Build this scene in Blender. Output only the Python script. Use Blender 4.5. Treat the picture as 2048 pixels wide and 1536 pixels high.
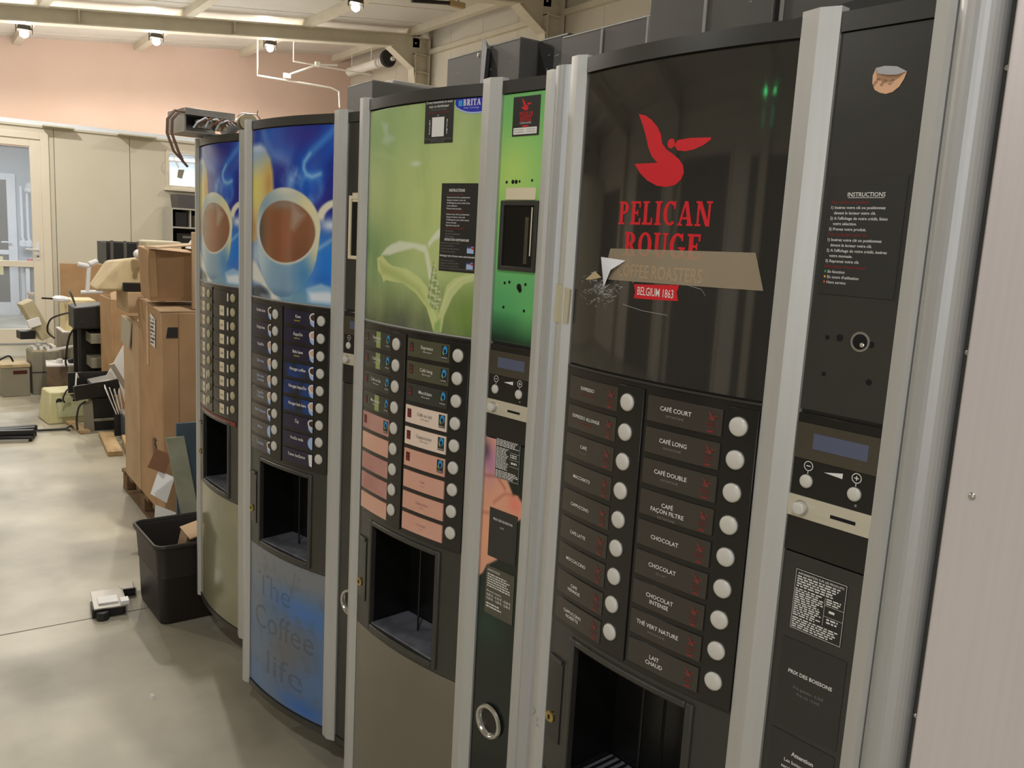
import bpy, bmesh, math, random
import numpy as np
from mathutils import Vector, Matrix, Euler

for o in list(bpy.data.objects):
    bpy.data.objects.remove(o)
SC = bpy.context.scene
COL = SC.collection
random.seed(7)

# ------------------------------------------------------------------ camera
cam_d = bpy.data.cameras.new('camera')
cam_d.sensor_fit = 'HORIZONTAL'
cam_d.sensor_width = 36.0
cam_d.lens = 1723.2 / 2048 * 36.0
cam_d.clip_start = 0.02
cam = bpy.data.objects.new('camera', cam_d)
COL.objects.link(cam)
R_ = Vector((0.57111992, 0.81908456, 0.05406031))
U_ = Vector((-0.16372261, 0.04912871, 0.98528233))
F_ = Vector((-0.80437363, 0.57156527, -0.16216104))
mw = Matrix.Identity(4)
for i in range(3):
    mw[i][0], mw[i][1], mw[i][2] = R_[i], U_[i], -F_[i]
mw[0][3], mw[1][3], mw[2][3] = 0.0, 0.0, 1.5343
cam.matrix_world = mw
SC.camera = cam

# ------------------------------------------------------------------ world, exposure
SC.view_settings.view_transform = 'Standard'
SC.view_settings.look = 'None'
SC.view_settings.gamma = 1.0
SC.view_settings.use_curve_mapping = False
SC.view_settings.exposure = 0.44
wd = bpy.data.worlds.new('world')
SC.world = wd
wd.use_nodes = True
wd.node_tree.nodes['Background'].inputs[0].default_value = (0.75, 0.74, 0.78, 1)
wd.node_tree.nodes['Background'].inputs[1].default_value = 0.3
SC.cycles.use_denoising = True
SC.cycles.max_bounces = 8

FILL_W = 120.0         # fill light added behind a made-up front-wall window
LAMP_W = 62.0        # watts of one ceiling flood (each lamp's own light is in its builder)
WARM, NEUTRAL, COOL = (1.0, 0.93, 0.83), (1.0, 0.97, 0.93), (0.96, 0.97, 1.0)
# place of each flood, its share of LAMP_W, its colour
LAMP_ROWS = [(-13.55, 1.45, 1.5, WARM), (-13.55, 3.1, 1.5, WARM), (-13.55, 4.75, 1.5, WARM), (-10.25, 4.65, 1.3, NEUTRAL), (-10.25, .75, 1.9, NEUTRAL),
             (-6.6, 1.35, 2.5, WARM), (-6.6, -1.5, 1.5, WARM), (-3.2, 1.32, 2.5, NEUTRAL), (-10.25, -2.2, 1.8, WARM), (-3.2, 3.6, .8, NEUTRAL), (-6.6, 3.6, .7, NEUTRAL),
             (0.3, 1.5, 1.0, COOL), (0.6, -.85, 1.8, COOL), (-3.2, -3.0, .8, NEUTRAL), (3.2, 1.3, 1.0, COOL), (-13.55, -1.6, .7, WARM)]

def roof_z(y):
    return 4.07 + 0.11 * y

# ------------------------------------------------------------------ colour and materials
def lin(v):
    v = v / 255.0
    return v / 12.92 if v <= 0.04045 else ((v + 0.055) / 1.055) ** 2.4
def c(r, g, b):
    return (lin(r), lin(g), lin(b))

MATS = {}
def mat(name, col, rough=0.5, metal=0.0, var=0.0, scale=6.0, col2=None, bump=0.0, bscale=60.0, coat=0.0,
        alpha=1.0, emit=None, estr=0.0, spec=0.5, stretch=None, trans=0.0, thr=None, rvar=0.0):
    """procedural principled material: noise mixes col with col2 (or a darker tone of it)"""
    if name in MATS:
        return MATS[name]
    m = bpy.data.materials.new(name)
    m.use_nodes = True
    nt = m.node_tree
    b = nt.nodes['Principled BSDF']
    b.inputs['Roughness'].default_value = rough
    b.inputs['Metallic'].default_value = metal
    b.inputs['Specular IOR Level'].default_value = spec
    b.inputs['Coat Weight'].default_value = coat
    b.inputs['Coat Roughness'].default_value = 0.06
    b.inputs['Alpha'].default_value = alpha
    b.inputs['Transmission Weight'].default_value = trans
    b.inputs['Base Color'].default_value = (*col, 1)
    if emit:
        b.inputs['Emission Color'].default_value = (*emit, 1)
        b.inputs['Emission Strength'].default_value = estr
    if var > 0 or col2 or bump > 0 or rvar > 0:
        tc = nt.nodes.new('ShaderNodeTexCoord')
        mp = nt.nodes.new('ShaderNodeMapping')
        if stretch:
            mp.inputs['Scale'].default_value = stretch
        nt.links.new(tc.outputs['Object'], mp.inputs[0])
        nz = nt.nodes.new('ShaderNodeTexNoise')
        nz.inputs['Scale'].default_value = scale
        nz.inputs['Detail'].default_value = 6
        nt.links.new(mp.outputs[0], nz.inputs[0])
        if var > 0 or col2:
            rp = nt.nodes.new('ShaderNodeValToRGB')
            lo, hi = thr if thr else (0.35, 0.7)
            rp.color_ramp.elements[0].position = lo
            rp.color_ramp.elements[1].position = hi
            rp.color_ramp.elements[0].color = (*col, 1)
            k2 = col2 if col2 else tuple(x * (1 - var) for x in col)
            rp.color_ramp.elements[1].color = (*k2, 1)
            nt.links.new(nz.outputs[0], rp.inputs[0])
            nt.links.new(rp.outputs[0], b.inputs['Base Color'])
        if rvar > 0:
            mr = nt.nodes.new('ShaderNodeMapRange')
            mr.inputs['To Min'].default_value = max(0, rough - rvar)
            mr.inputs['To Max'].default_value = min(1, rough + rvar)
            nt.links.new(nz.outputs[0], mr.inputs[0])
            nt.links.new(mr.outputs[0], b.inputs['Roughness'])
        if bump > 0:
            n2 = nt.nodes.new('ShaderNodeTexNoise')
            n2.inputs['Scale'].default_value = bscale
            n2.inputs['Detail'].default_value = 4
            nt.links.new(mp.outputs[0], n2.inputs[0])
            bp = nt.nodes.new('ShaderNodeBump')
            bp.inputs['Strength'].default_value = bump
            bp.inputs['Distance'].default_value = 0.01
            nt.links.new(n2.outputs[0], bp.inputs['Height'])
            nt.links.new(bp.outputs[0], b.inputs['Normal'])
    MATS[name] = m
    return m

def print_mat(name, rough=0.12, coat=0.0):
    """printed film: colour comes from the printed picture (a colour attribute of the mesh)"""
    if name in MATS:
        return MATS[name]
    m = bpy.data.materials.new(name)
    m.use_nodes = True
    nt = m.node_tree
    b = nt.nodes['Principled BSDF']
    b.inputs['Roughness'].default_value = rough
    b.inputs['Coat Weight'].default_value = coat
    at = nt.nodes.new('ShaderNodeAttribute')
    at.attribute_name = 'Print'
    nt.links.new(at.outputs['Color'], b.inputs['Base Color'])
    MATS[name] = m
    return m

# ------------------------------------------------------------------ mesh builder
class MB:
    def __init__(s):
        s.v, s.f, s.m, s.mats = [], [], [], []
    def mi(s, m):
        if m not in s.mats:
            s.mats.append(m)
        return s.mats.index(m)
    def add(s, vs, fs, m):
        k = len(s.v); i = s.mi(m)
        s.v += [tuple(p) for p in vs]
        s.f += [tuple(k + j for j in q) for q in fs]
        s.m += [i] * len(fs)
        return s
    def box(s, x0, x1, y0, y1, z0, z1, m, rot=None, org=None):
        vs = [(x, y, z) for x in (x0, x1) for y in (y0, y1) for z in (z0, z1)]
        if rot is not None:
            M = Euler(rot).to_matrix(); o = Vector(org) if org else Vector(((x0+x1)/2, (y0+y1)/2, (z0+z1)/2))
            vs = [tuple(M @ (Vector(p) - o) + o) for p in vs]
        return s.add(vs, [(0,1,3,2),(4,6,7,5),(0,4,5,1),(2,3,7,6),(0,2,6,4),(1,5,7,3)], m)
    def hull(s, quad_a, quad_b, m):
        """solid between two quads (same winding)"""
        n = len(quad_a)
        vs = list(quad_a) + list(quad_b)
        fs = [tuple(reversed(range(n))), tuple(range(n, 2*n))]
        fs += [(i, (i+1) % n, n + (i+1) % n, n + i) for i in range(n)]
        return s.add(vs, fs, m)
    def prism_z(s, poly, z0, z1, m):
        return s.hull([(x, y, z0) for x, y in poly], [(x, y, z1) for x, y in poly], m)
    def tube(s, pts, r, m, n=10, cap=True):
        pts = [Vector(p) for p in pts]
        rings = []
        ref = None
        for i, p in enumerate(pts):
            d = (pts[min(i+1, len(pts)-1)] - pts[max(i-1, 0)]).normalized()
            if ref is None:
                ref = d.orthogonal().normalized()
            ref = (ref - d * ref.dot(d)).normalized()
            b = d.cross(ref)
            rr = r[i] if isinstance(r, (list, tuple)) else r
            rings.append([p + (ref * math.cos(2*math.pi*j/n) + b * math.sin(2*math.pi*j/n)) * rr for j in range(n)])
        vs = [q for rg in rings for q in rg]
        fs = []
        for i in range(len(pts) - 1):
            for j in range(n):
                fs.append((i*n + j, i*n + (j+1) % n, (i+1)*n + (j+1) % n, (i+1)*n + j))
        if cap:
            fs.append(tuple(reversed(range(n))))
            fs.append(tuple(range((len(pts)-1)*n, len(pts)*n)))
        return s.add(vs, fs, m)
    def lathe(s, prof, m, org=(0, 0, 0), axis='z', n=20):
        """prof: (radius, height) pairs, spun about the axis"""
        vs, fs = [], []
        for rr, h in prof:
            for j in range(n):
                a = 2*math.pi*j/n
                p = (rr*math.cos(a), rr*math.sin(a), h)
                if axis == 'y':
                    p = (p[0], -p[2], p[1])
                elif axis == 'x':
                    p = (p[2], p[0], p[1])
                vs.append((p[0]+org[0], p[1]+org[1], p[2]+org[2]))
        k = len(prof)
        for i in range(k-1):
            for j in range(n):
                fs.append((i*n+j, i*n+(j+1) % n, (i+1)*n+(j+1) % n, (i+1)*n+j))
        fs.append(tuple(reversed(range(n))))
        fs.append(tuple(range((k-1)*n, k*n)))
        return s.add(vs, fs, m)
    def build(s, name, parent=None, bev=0.0, smooth=0.6, loc=None, rot=None, seg=2):
        me = bpy.data.meshes.new(name)
        me.from_pydata(s.v, [], s.f)
        for m in s.mats:
            me.materials.append(m)
        me.polygons.foreach_set('material_index', s.m)
        if smooth:
            me.shade_smooth()
            me.set_sharp_from_angle(angle=smooth)
        o = bpy.data.objects.new(name, me)
        COL.objects.link(o)
        if parent:
            o.parent = parent
        if loc: o.location = loc
        if rot: o.rotation_euler = rot
        if bev:
            md = o.modifiers.new('bevel', 'BEVEL')
            md.width = bev; md.segments = seg; md.limit_method = 'ANGLE'; md.angle_limit = 0.7
            md.harden_normals = False
        return o

def tag(o, label=None, cat=None, group=None, kind=None):
    if label: o['label'] = label
    if cat: o['category'] = cat
    if group: o['group'] = group
    if kind: o['kind'] = kind
    return o
def empty(name, loc=(0, 0, 0), rz=0.0):
    e = bpy.data.objects.new(name, None)
    e.empty_display_size = 0.1
    COL.objects.link(e)
    e.location = loc
    e.rotation_euler = (0, 0, rz)
    return e
def struct(o):
    o['kind'] = 'structure'
    return o

# ------------------------------------------------------------------ lettering
_TC = {}
def text_geo(t, bold=0.0):
    k = (t, bold)
    if k not in _TC:
        cu = bpy.data.curves.new('lettering', 'FONT')
        cu.body = t; cu.resolution_u = 2; cu.offset = bold
        ob = bpy.data.objects.new('lettering', cu)
        me = bpy.data.meshes.new_from_object(ob)
        vs = [(v.co.x, v.co.y) for v in me.vertices]
        fs = [tuple(p.vertices) for p in me.polygons]
        bpy.data.objects.remove(ob); bpy.data.curves.remove(cu); bpy.data.meshes.remove(me)
        _TC[k] = (vs, fs)
    return _TC[k]

def _ring(cx, cy, ro, rio, a0, a1, n=14):
    rx, ry = ro; ix, iy = rio
    out = []
    for i in range(n):
        t0 = math.radians(a0 + (a1-a0)*i/n); t1 = math.radians(a0 + (a1-a0)*(i+1)/n)
        out.append([(cx+ix*math.cos(t0), cy+iy*math.sin(t0)), (cx+rx*math.cos(t0), cy+ry*math.sin(t0)),
                    (cx+rx*math.cos(t1), cy+ry*math.sin(t1)), (cx+ix*math.cos(t1), cy+iy*math.sin(t1))])
    return out
def _r(x0, x1, y0, y1):
    return [(x0, y0), (x1, y0), (x1, y1), (x0, y1)]
_P = [_r(.08, .28, 0, 1), _r(0, .4, 0, .08), _r(0, .3, .92, 1)] + _ring(.28, .72, (.34, .28), (.13, .18), -90, 90)
SERIF = {
    'P': (.64, _P),
    'E': (.62, [_r(.08, .28, 0, 1), _r(0, .58, .9, 1), _r(.5, .58, .72, 1), _r(.2, .46, .46, .56), _r(.4, .47, .38, .64),
                _r(0, .62, 0, .1), _r(.53, .62, 0, .28)]),
    'L': (.6, [_r(.08, .28, 0, 1), _r(0, .38, .92, 1), _r(0, .58, 0, .1), _r(.49, .58, 0, .3)]),
    'I': (.38, [_r(.09, .29, 0, 1), _r(0, .38, 0, .08), _r(0, .38, .92, 1)]),
    'C': (.66, _ring(.36, .5, (.36, .51), (.16, .4), 48, 312, 22) + [_r(.53, .62, .68, 1.0)]),
    'A': (.76, [[(.3, 1), (.46, 1), (.72, 0), (.51, 0)], [(.3, 1), (.37, .88), (.14, 0), (.04, 0)], _r(.18, .56, .26, .35),
                _r(0, .24, 0, .08), _r(.44, .76, 0, .08)]),
    'N': (.74, [_r(.08, .18, 0, 1), _r(.58, .68, 0, 1), [(.06, 1), (.26, 1), (.68, 0), (.5, 0)], _r(0, .27, 0, .08), _r(.48, .76, .92, 1), _r(0, .2, .92, 1)]),
    'R': (.7, _P + [[(.3, .48), (.46, .5), (.7, 0), (.48, 0)]]),
    'O': (.72, _ring(.36, .5, (.36, .51), (.16, .4), 0, 360, 26)),
    'U': (.72, [_r(.08, .27, .3, 1), _r(.53, .64, .3, 1), _r(0, .35, .92, 1), _r(.44, .72, .92, 1)] + _ring(.36, .32, (.28, .33), (.09, .22), 180, 360)),
    'G': (.72, _ring(.36, .5, (.36, .51), (.16, .4), 48, 330, 22) + [_r(.53, .62, .7, 1.0), _r(.5, .68, .06, .44), _r(.4, .74, .38, .46)]),
    'B': (.66, [_r(.08, .26, 0, 1), _r(0, .3, 0, .07), _r(0, .3, .93, 1)] + _ring(.26, .74, (.3, .26), (.14, .18), -90, 90) + _ring(.26, .26, (.36, .27), (.18, .19), -90, 90)),
    'T': (.66, [_r(.24, .42, 0, 1), _r(.13, .53, 0, .07), _r(0, .66, .92, 1), _r(0, .07, .76, 1), _r(.59, .66, .76, 1)]),
}
def serif_geo(t):
    vs, fs, x = [], [], 0.0
    for ch in t:
        if ch == ' ':
            x += .4; continue
        w, polys = SERIF[ch]
        for p in polys:
            k = len(vs)
            vs += [(a + x, b) for a, b in p]
            fs.append(tuple(range(k, k + len(p))))
        x += w + .09
    return vs, fs

def put_text(mb, geo, u0, u1, z0, h, m, pos, cap=0.717, w=None, align='c', slant=0.0):
    """lay lettering into the span u0..u1 with its base line at z0 and capitals h tall; pos(u, z) -> 3-D point"""
    vs, fs = geo
    if not vs:
        return
    xa = min(v[0] for v in vs); xb = max(v[0] for v in vs)
    k = h / cap
    kx = k
    tw = (xb - xa) * k
    if w:
        kx = k * w / tw; tw = w
    elif tw > (u1 - u0):
        kx = k * (u1 - u0) / tw; tw = u1 - u0
    off = {'c': (u0 + u1 - tw) / 2, 'l': u0, 'r': u1 - tw}[align]
    mb.add([pos(off + (x - xa) * kx + slant * y * k, z0 + y * k) for x, y in vs], fs, m)

# ------------------------------------------------------------------ picture helpers (printed films)
def sdist(poly, X, Y):
    P = np.array(poly, float); Q = np.roll(P, -1, 0)
    d2 = np.full(X.shape, 1e9); ins = np.zeros(X.shape, bool)
    for (ax, ay), (bx, by) in zip(P, Q):
        ex, ey = bx-ax, by-ay
        t = np.clip(((X-ax)*ex + (Y-ay)*ey) / (ex*ex+ey*ey+1e-12), 0, 1)
        d2 = np.minimum(d2, (X-ax-t*ex)**2 + (Y-ay-t*ey)**2)
        cnd = ((ay > Y) != (by > Y)) & (X < (bx-ax)*(Y-ay)/(by-ay+1e-12)+ax)
        ins ^= cnd
    d = np.sqrt(d2)
    return np.where(ins, -d, d)
def sm(d, w):
    return np.clip(0.5 - d / (2*w), 0, 1)
def linedist(pts, X, Y):
    d2 = np.full(X.shape, 1e9)
    for (ax, ay), (bx, by) in zip(pts[:-1], pts[1:]):
        ex, ey = bx-ax, by-ay
        t = np.clip(((X-ax)*ex + (Y-ay)*ey) / (ex*ex+ey*ey+1e-12), 0, 1)
        d2 = np.minimum(d2, (X-ax-t*ex)**2 + (Y-ay-t*ey)**2)
    return np.sqrt(d2)
def wob(X, Y, f, seed):
    r = np.random.RandomState(seed)
    out = np.zeros(X.shape); a = 1.0
    for _ in range(5):
        for _ in range(3):
            th = r.uniform(0, 6.28); ph = r.uniform(0, 6.28)
            out += a * np.sin(f*(X*math.cos(th) + Y*math.sin(th)) + ph)
        f *= 1.9; a *= 0.55
    return np.clip(0.5 + out / 8.0, 0, 1)
class Pic:
    def __init__(s, X, Y, base):
        s.X, s.Y = X, Y
        s.C = np.zeros(X.shape + (3,)); s.C[:] = base
    def mix(s, a, col):
        col = np.asarray(col, float)
        a = np.clip(a, 0, 1)[..., None]
        s.C = s.C * (1 - a) + col * a
    def poly(s, pts, col, w=.003, k=1.0):
        s.mix(sm(sdist(pts, s.X, s.Y), w) * k, col)
    def ell(s, cx, cy, a, b, col, w=.003, k=1.0):
        q = (np.sqrt(((s.X-cx)/a)**2 + ((s.Y-cy)/b)**2) - 1) * min(a, b)
        s.mix(sm(q, w) * k, col)
    def glow(s, cx, cy, a, b, col, k=1.0):
        s.mix(np.exp(-(((s.X-cx)/a)**2 + ((s.Y-cy)/b)**2)) * k, col)
    def line(s, pts, wd_, col, w=.003, k=1.0):
        s.mix(sm(linedist(pts, s.X, s.Y) - wd_, w) * k, col)
    def linear(s):
        v = np.clip(s.C / 255.0, 0, 1)
        return np.where(v <= .04045, v/12.92, ((v+.055)/1.055)**2.4)

# ================================================================== the hall
X0, X1, Y0, Y1 = -16.0, 6.0, -6.6, 7.2
M_floor = mat('polished_concrete', c(184, 177, 156), 0.40, col2=c(146, 140, 124), scale=2.0, thr=(.34, .68), bump=.02, bscale=40, rvar=.1, spec=.35)
M_joint = mat('floor_joint', c(112, 106, 94), 0.9, var=.2)
M_ceil = mat('white_roof_panel', c(214, 208, 198), 0.5, var=.06, scale=2)
M_steel = mat('cream_painted_steel', c(212, 203, 182), 0.5, var=.08, scale=5)
M_peach = mat('peach_wall_paint', c(216, 188, 172), 0.8, col2=c(210, 182, 164), scale=1.2)
M_side = mat('white_wall_panel', c(216, 208, 192), 0.6, var=.05, scale=1.5)
M_part = mat('beige_partition_panel', c(208, 201, 182), 0.7, col2=c(202, 194, 174), scale=1.1)
M_pvc = mat('cream_door_plastic', c(224, 214, 194), 0.45, var=.04, scale=3)
M_off = mat('office_wall_paint', c(176, 184, 192), 0.7, var=.06)
M_offw = mat('white_office_wall_paint', c(226, 232, 238), 0.7, var=.03)
M_glass = mat('clear_glass', (.9, .95, 1.0), 0.02, alpha=.16, spec=.6)
M_pipe = mat('white_pipe_paint', c(226, 226, 230), 0.35, var=.05)
M_dark = mat('brown_grey_door_panel', c(92, 86, 74), 0.6, var=.2)

b = MB()
b.box(X0, X1, Y0, Y1, -.12, 0, M_floor)
for xj in (-3.49, -8.6, 1.6):
    b.box(xj-.003, xj+.003, Y0, Y1, -.002, .0006, M_joint)
b.box(X0, X1, -2.2, -2.194, -.002, .0006, M_joint)
struct(b.build('floor', smooth=0))

b = MB()
ya, yb = Y0, Y1
b.hull([(X0, ya, roof_z(ya)), (X1, ya, roof_z(ya)), (X1, yb, roof_z(yb)), (X0, yb, roof_z(yb))],
       [(X0, ya, roof_z(ya)+.1), (X1, ya, roof_z(ya)+.1), (X1, yb, roof_z(yb)+.1), (X0, yb, roof_z(yb)+.1)], M_ceil)
for i in range(22):       # seams of the roof sheets
    x = X0 + .5 + i
    b.hull([(x-.012, ya, roof_z(ya)-.006), (x+.012, ya, roof_z(ya)-.006), (x+.012, yb, roof_z(yb)-.006), (x-.012, yb, roof_z(yb)-.006)],
           [(x-.012, ya, roof_z(ya)), (x+.012, ya, roof_z(ya)), (x+.012, yb, roof_z(yb)), (x-.012, yb, roof_z(yb))], M_ceil)
struct(b.build('ceiling', smooth=0))

def wall(name, x0, x1, y0, y1, z0, z1, m):
    return struct(MB().box(x0, x1, y0, y1, z0, z1, m).build(name, smooth=0))
wall('wall_left', X0-.15, X0, Y0, Y1, 0, 5.0, M_peach)
b = MB().box(X0, X1, Y1, Y1+.15, 0, 5.0, M_side)
for i in range(24):
    b.box(X0+i*.92, X0+i*.92+.03, Y1-.004, Y1, 0, 4.8, M_side)
b.box(X0, X1, Y1-.07, Y1, 4.46, 4.53, M_steel)
b.box(X0, X1, Y1-.07, Y1, 3.0, 3.07, M_steel)
struct(b.build('wall_back', smooth=0))
wall('wall_right', X1, X1+.15, Y0, Y1, 0, 5.0, M_side)
WX0, WX1, WZ0, WZ1 = .8, 4.8, 1.1, 3.0      # opening added in the unseen front wall for the fill light
b = MB().box(X0, WX0, Y0-.15, Y0, 0, 4.6, M_side).box(WX1, X1, Y0-.15, Y0, 0, 4.6, M_side).box(WX0, WX1, Y0-.15, Y0, 0, WZ0, M_side).box(WX0, WX1, Y0-.15, Y0, WZ1, 4.6, M_side)
for (a_, b_, z0_, z1_) in ((-15, -12.6, 0, 2.5), (-8.4, -6.6, 0, 2.6), (-5.6, -3.6, 0, 2.55), (-2.9, -.9, 0, 2.5),
                           (-12.0, -9.8, 1.0, 2.4)):
    b.box(a_, b_, Y0, Y0+.03, z0_, z1_, M_dark)
    b.box(a_-.09, a_, Y0, Y0+.06, z0_, z1_+.09, M_steel); b.box(b_, b_+.09, Y0, Y0+.06, z0_, z1_+.09, M_steel)
    b.box(a_, b_, Y0, Y0+.06, z1_, z1_+.09, M_steel)
b.box(X0, WX0-.1, Y0, Y0+.08, 2.95, 3.05, M_steel)
struct(b.build('wall_front', smooth=0))

# ---- steel frames: column, haunch and sloping rafter
FX = (-12.95, -9.45, -5.95, -2.45, 1.05, 4.55)
for x in FX:
    b = MB()
    def sl(y0, y1, d0, d1, x0, x1):
        b.hull([(x0, y0, roof_z(y0)-d1), (x1, y0, roof_z(y0)-d1), (x1, y1, roof_z(y1)-d1), (x0, y1, roof_z(y1)-d1)],
               [(x0, y0, roof_z(y0)-d0), (x1, y0, roof_z(y0)-d0), (x1, y1, roof_z(y1)-d0), (x0, y1, roof_z(y1)-d0)], M_steel)
    sl(Y0, 7.0, .10, .115, x-.10, x+.10)       # top flange
    sl(Y0, 7.0, .115, .29, x-.006, x+.006)     # web
    sl(Y0, 6.5, .29, .305, x-.10, x+.10)       # bottom flange
    for yy in (-4, -2, 0, 2, 4):
        sl(yy, yy+.01, .115, .29, x-.09, x+.09)
    struct(b.build('rafter', smooth=0))
    b = MB()
    for sgn, ya_, yb_ in ((1, 6.88, 7.15), (-1, Y0+.02, Y0+.28)):
        zt = roof_z(yb_ if sgn < 0 else ya_) - .12
        b.box(x-.11, x+.11, ya_, ya_+.014, 0, zt-.25 if sgn > 0 else zt, M_steel)
        b.box(x-.11, x+.11, yb_-.014, yb_, 0, zt, M_steel)
        b.box(x-.006, x+.006, ya_, yb_, 0, zt, M_steel)
        if sgn > 0:
            for zz in (zt-.02, zt-.28, zt-.55, 2.2):
                b.box(x-.10, x+.10, ya_, yb_, zz-.006, zz+.006, M_steel)
            # haunch: sloping flange plate and its web
            for (h0, h1) in (((6.45, roof_z(6.45)-.305), (6.88, 4.20)), ((6.86, 4.20), (6.88, 4.02))):
                (p, q), (r, t) = h0, h1
                b.hull([(x-.1, p, q-.014), (x+.1, p, q-.014), (x+.1, r, t-.014), (x-.1, r, t-.014)],
                       [(x-.1, p, q), (x+.1, p, q), (x+.1, r, t), (x-.1, r, t)], M_steel)
            b.hull([(x-.005, 6.45, roof_z(6.45)-.30), (x-.005, 6.88, 4.2), (x-.005, 6.9, roof_z(6.9)-.12), (x-.005, 6.45, roof_z(6.45)-.12)],
                   [(x+.005, 6.45, roof_z(6.45)-.30), (x+.005, 6.88, 4.2), (x+.005, 6.9, roof_z(6.9)-.12), (x+.005, 6.45, roof_z(6.45)-.12)], M_steel)
            for k in range(4):
                for yy in (ya_+.05, yb_-.05):
                    b.lathe([(.014, 0), (.014, .014)], M_steel, (x+.006, yy, zt-.1-.13*k), 'x', 6)
    struct(b.build('steel_column', smooth=0))
for y in (-5.4, -3.65, -1.9, -.15, 1.6, 3.36, 5.1, 6.85):
    z = roof_z(y)
    struct(MB().box(X0, X1, y-.055, y+.055, z-.115, z-.004, M_steel).build('purlin', smooth=0))

# ---- office partition with a glazed door and a small window
PX0, PX1 = -11.86, -11.80
b = MB()
for (y0, y1, z0, z1) in ((Y0, .38, 0, 2.56), (.38, 1.47, 2.5, 2.56), (1.47, 2.80, 0, 2.56), (2.80, 3.62, 0, 1.98), (2.80, 3.62, 2.46, 2.56), (3.62, 5.4, 0, 2.56)):
    b.box(PX0, PX1, y0, y1, z0, z1, M_part)
for y in (2.37, 1.53, 4.4, -1.0, -2.9):
    b.box(PX1, PX1+.002, y-.003, y+.003, 0, 2.56, M_joint)
b.box(PX0-.02, PX1+.02, Y0, 5.4, 2.56, 2.585, M_part)
b.box(PX1-.02, PX1+.14, 1.41, 1.74, 2.575, 2.59, M_part)      # two loose cap plates sticking out of the top edge
b.box(PX1-.02, PX1+.17, 2.22, 2.66, 2.57, 2.585, M_part)
struct(b.build('wall_partition', smooth=0))
OX = -15.4
b = MB().box(OX-.06, OX, Y0, 5.4, 0, 2.56, M_off)
b.box(OX, PX0, 2.28, 2.34, 0, 2.56, M_off)
b.box(OX, PX0, 5.34, 5.4, 0, 2.56, M_offw)
b.box(OX, PX0, -2.0, -1.94, 0, 2.56, M_off)
b.box(OX+.005, OX+.02, 2.36, 5.3, 0, 2.55, M_offw)
b.box(OX, PX0, -2.0, 5.4, 2.585, 2.64, M_offw)
struct(b.build('wall_office', smooth=0))

d = empty('door_1', (PX1, .45, 0)); struct(d)
tag(d, 'cream plastic door with two glass panes and a lever handle')
fr = MB()
fr.box(-.08, .03, -.07, .03, 0, 2.5, M_pvc); fr.box(-.08, .03, .935, 1.02, 0, 2.5, M_pvc); fr.box(-.08, .03, .03, .935, 2.42, 2.5, M_pvc)
fr.build('door_frame', d, .004)
lf = MB()
for (y0, y1, z0, z1) in ((.03, .13, .02, 2.42), (.825, .935, .02, 2.42), (.13, .825, .02, .19), (.13, .825, .93, 1.0), (.13, .825, 2.335, 2.42)):
    lf.box(-.055, .015, y0, y1, z0, z1, M_pvc)
lf.build('door_leaf', d, .003)
MB().box(-.025, -.015, .13, .825, .19, .93, M_glass).build('glass_pane', d, smooth=0)
MB().box(-.025, -.015, .13, .825, 1.0, 2.335, M_glass).build('glass_pane', d, smooth=0)
h = MB().box(.015, .022, .855, .89, 1.02, 1.22, M_pipe).tube([(.02, .872, 1.14), (.06, .872, 1.14), (.065, .86, 1.14), (.065, .74, 1.145)], .011, M_pipe)
h.lathe([(.012, 0), (.012, .004)], M_joint, (.022, .872, 1.06), 'x', 10)
h.build('door_handle', d, .002)
w = empty('window_1', (PX1, 2.80, 1.98)); struct(w)
fr = MB()
for (y0, y1, z0, z1) in ((0, .04, 0, .48), (.78, .82, 0, .48), (.04, .78, 0, .04), (.04, .78, .44, .48)):
    fr.box(-.07, .015, y0, y1, z0, z1, M_pvc)
fr.box(-.01, .06, -.03, .85, -.03, 0, M_pvc)
fr.build('window_frame', w, .003)
MB().box(-.03, -.022, .04, .78, .04, .44, M_glass).build('glass_pane', w, smooth=0)

w = empty('added_fill_window', (WX0, Y0-.08, WZ0)); struct(w)  # made-up window out of view, added to brighten the machine fronts
fr = MB()
ww, wh = WX1-WX0, WZ1-WZ0
for (a_, b_, z0_, z1_) in ((0, .07, 0, wh), (ww-.07, ww, 0, wh), (.07, ww-.07, 0, .07), (.07, ww-.07, wh-.07, wh), (ww/2-.03, ww/2+.03, .07, wh-.07)):
    fr.box(a_, b_, -.03, .06, z0_, z1_, M_pvc)
fr.build('window_frame', w, .004)
MB().box(.07, ww-.07, .0, .008, .07, wh-.07, M_glass).build('glass_pane', w, smooth=0)
dl = bpy.data.lights.new('front_fill_light', 'AREA'); dl.shape = 'RECTANGLE'; dl.size = ww-.1; dl.size_y = wh-.1; dl.energy = FILL_W; dl.color = (.93, .96, 1.0)
do = bpy.data.objects.new('front_fill_light', dl); COL.objects.link(do); do.location = (WX0+ww/2, Y0-.2, WZ0+wh/2); do.rotation_euler = (math.radians(90), 0, 0)

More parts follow.
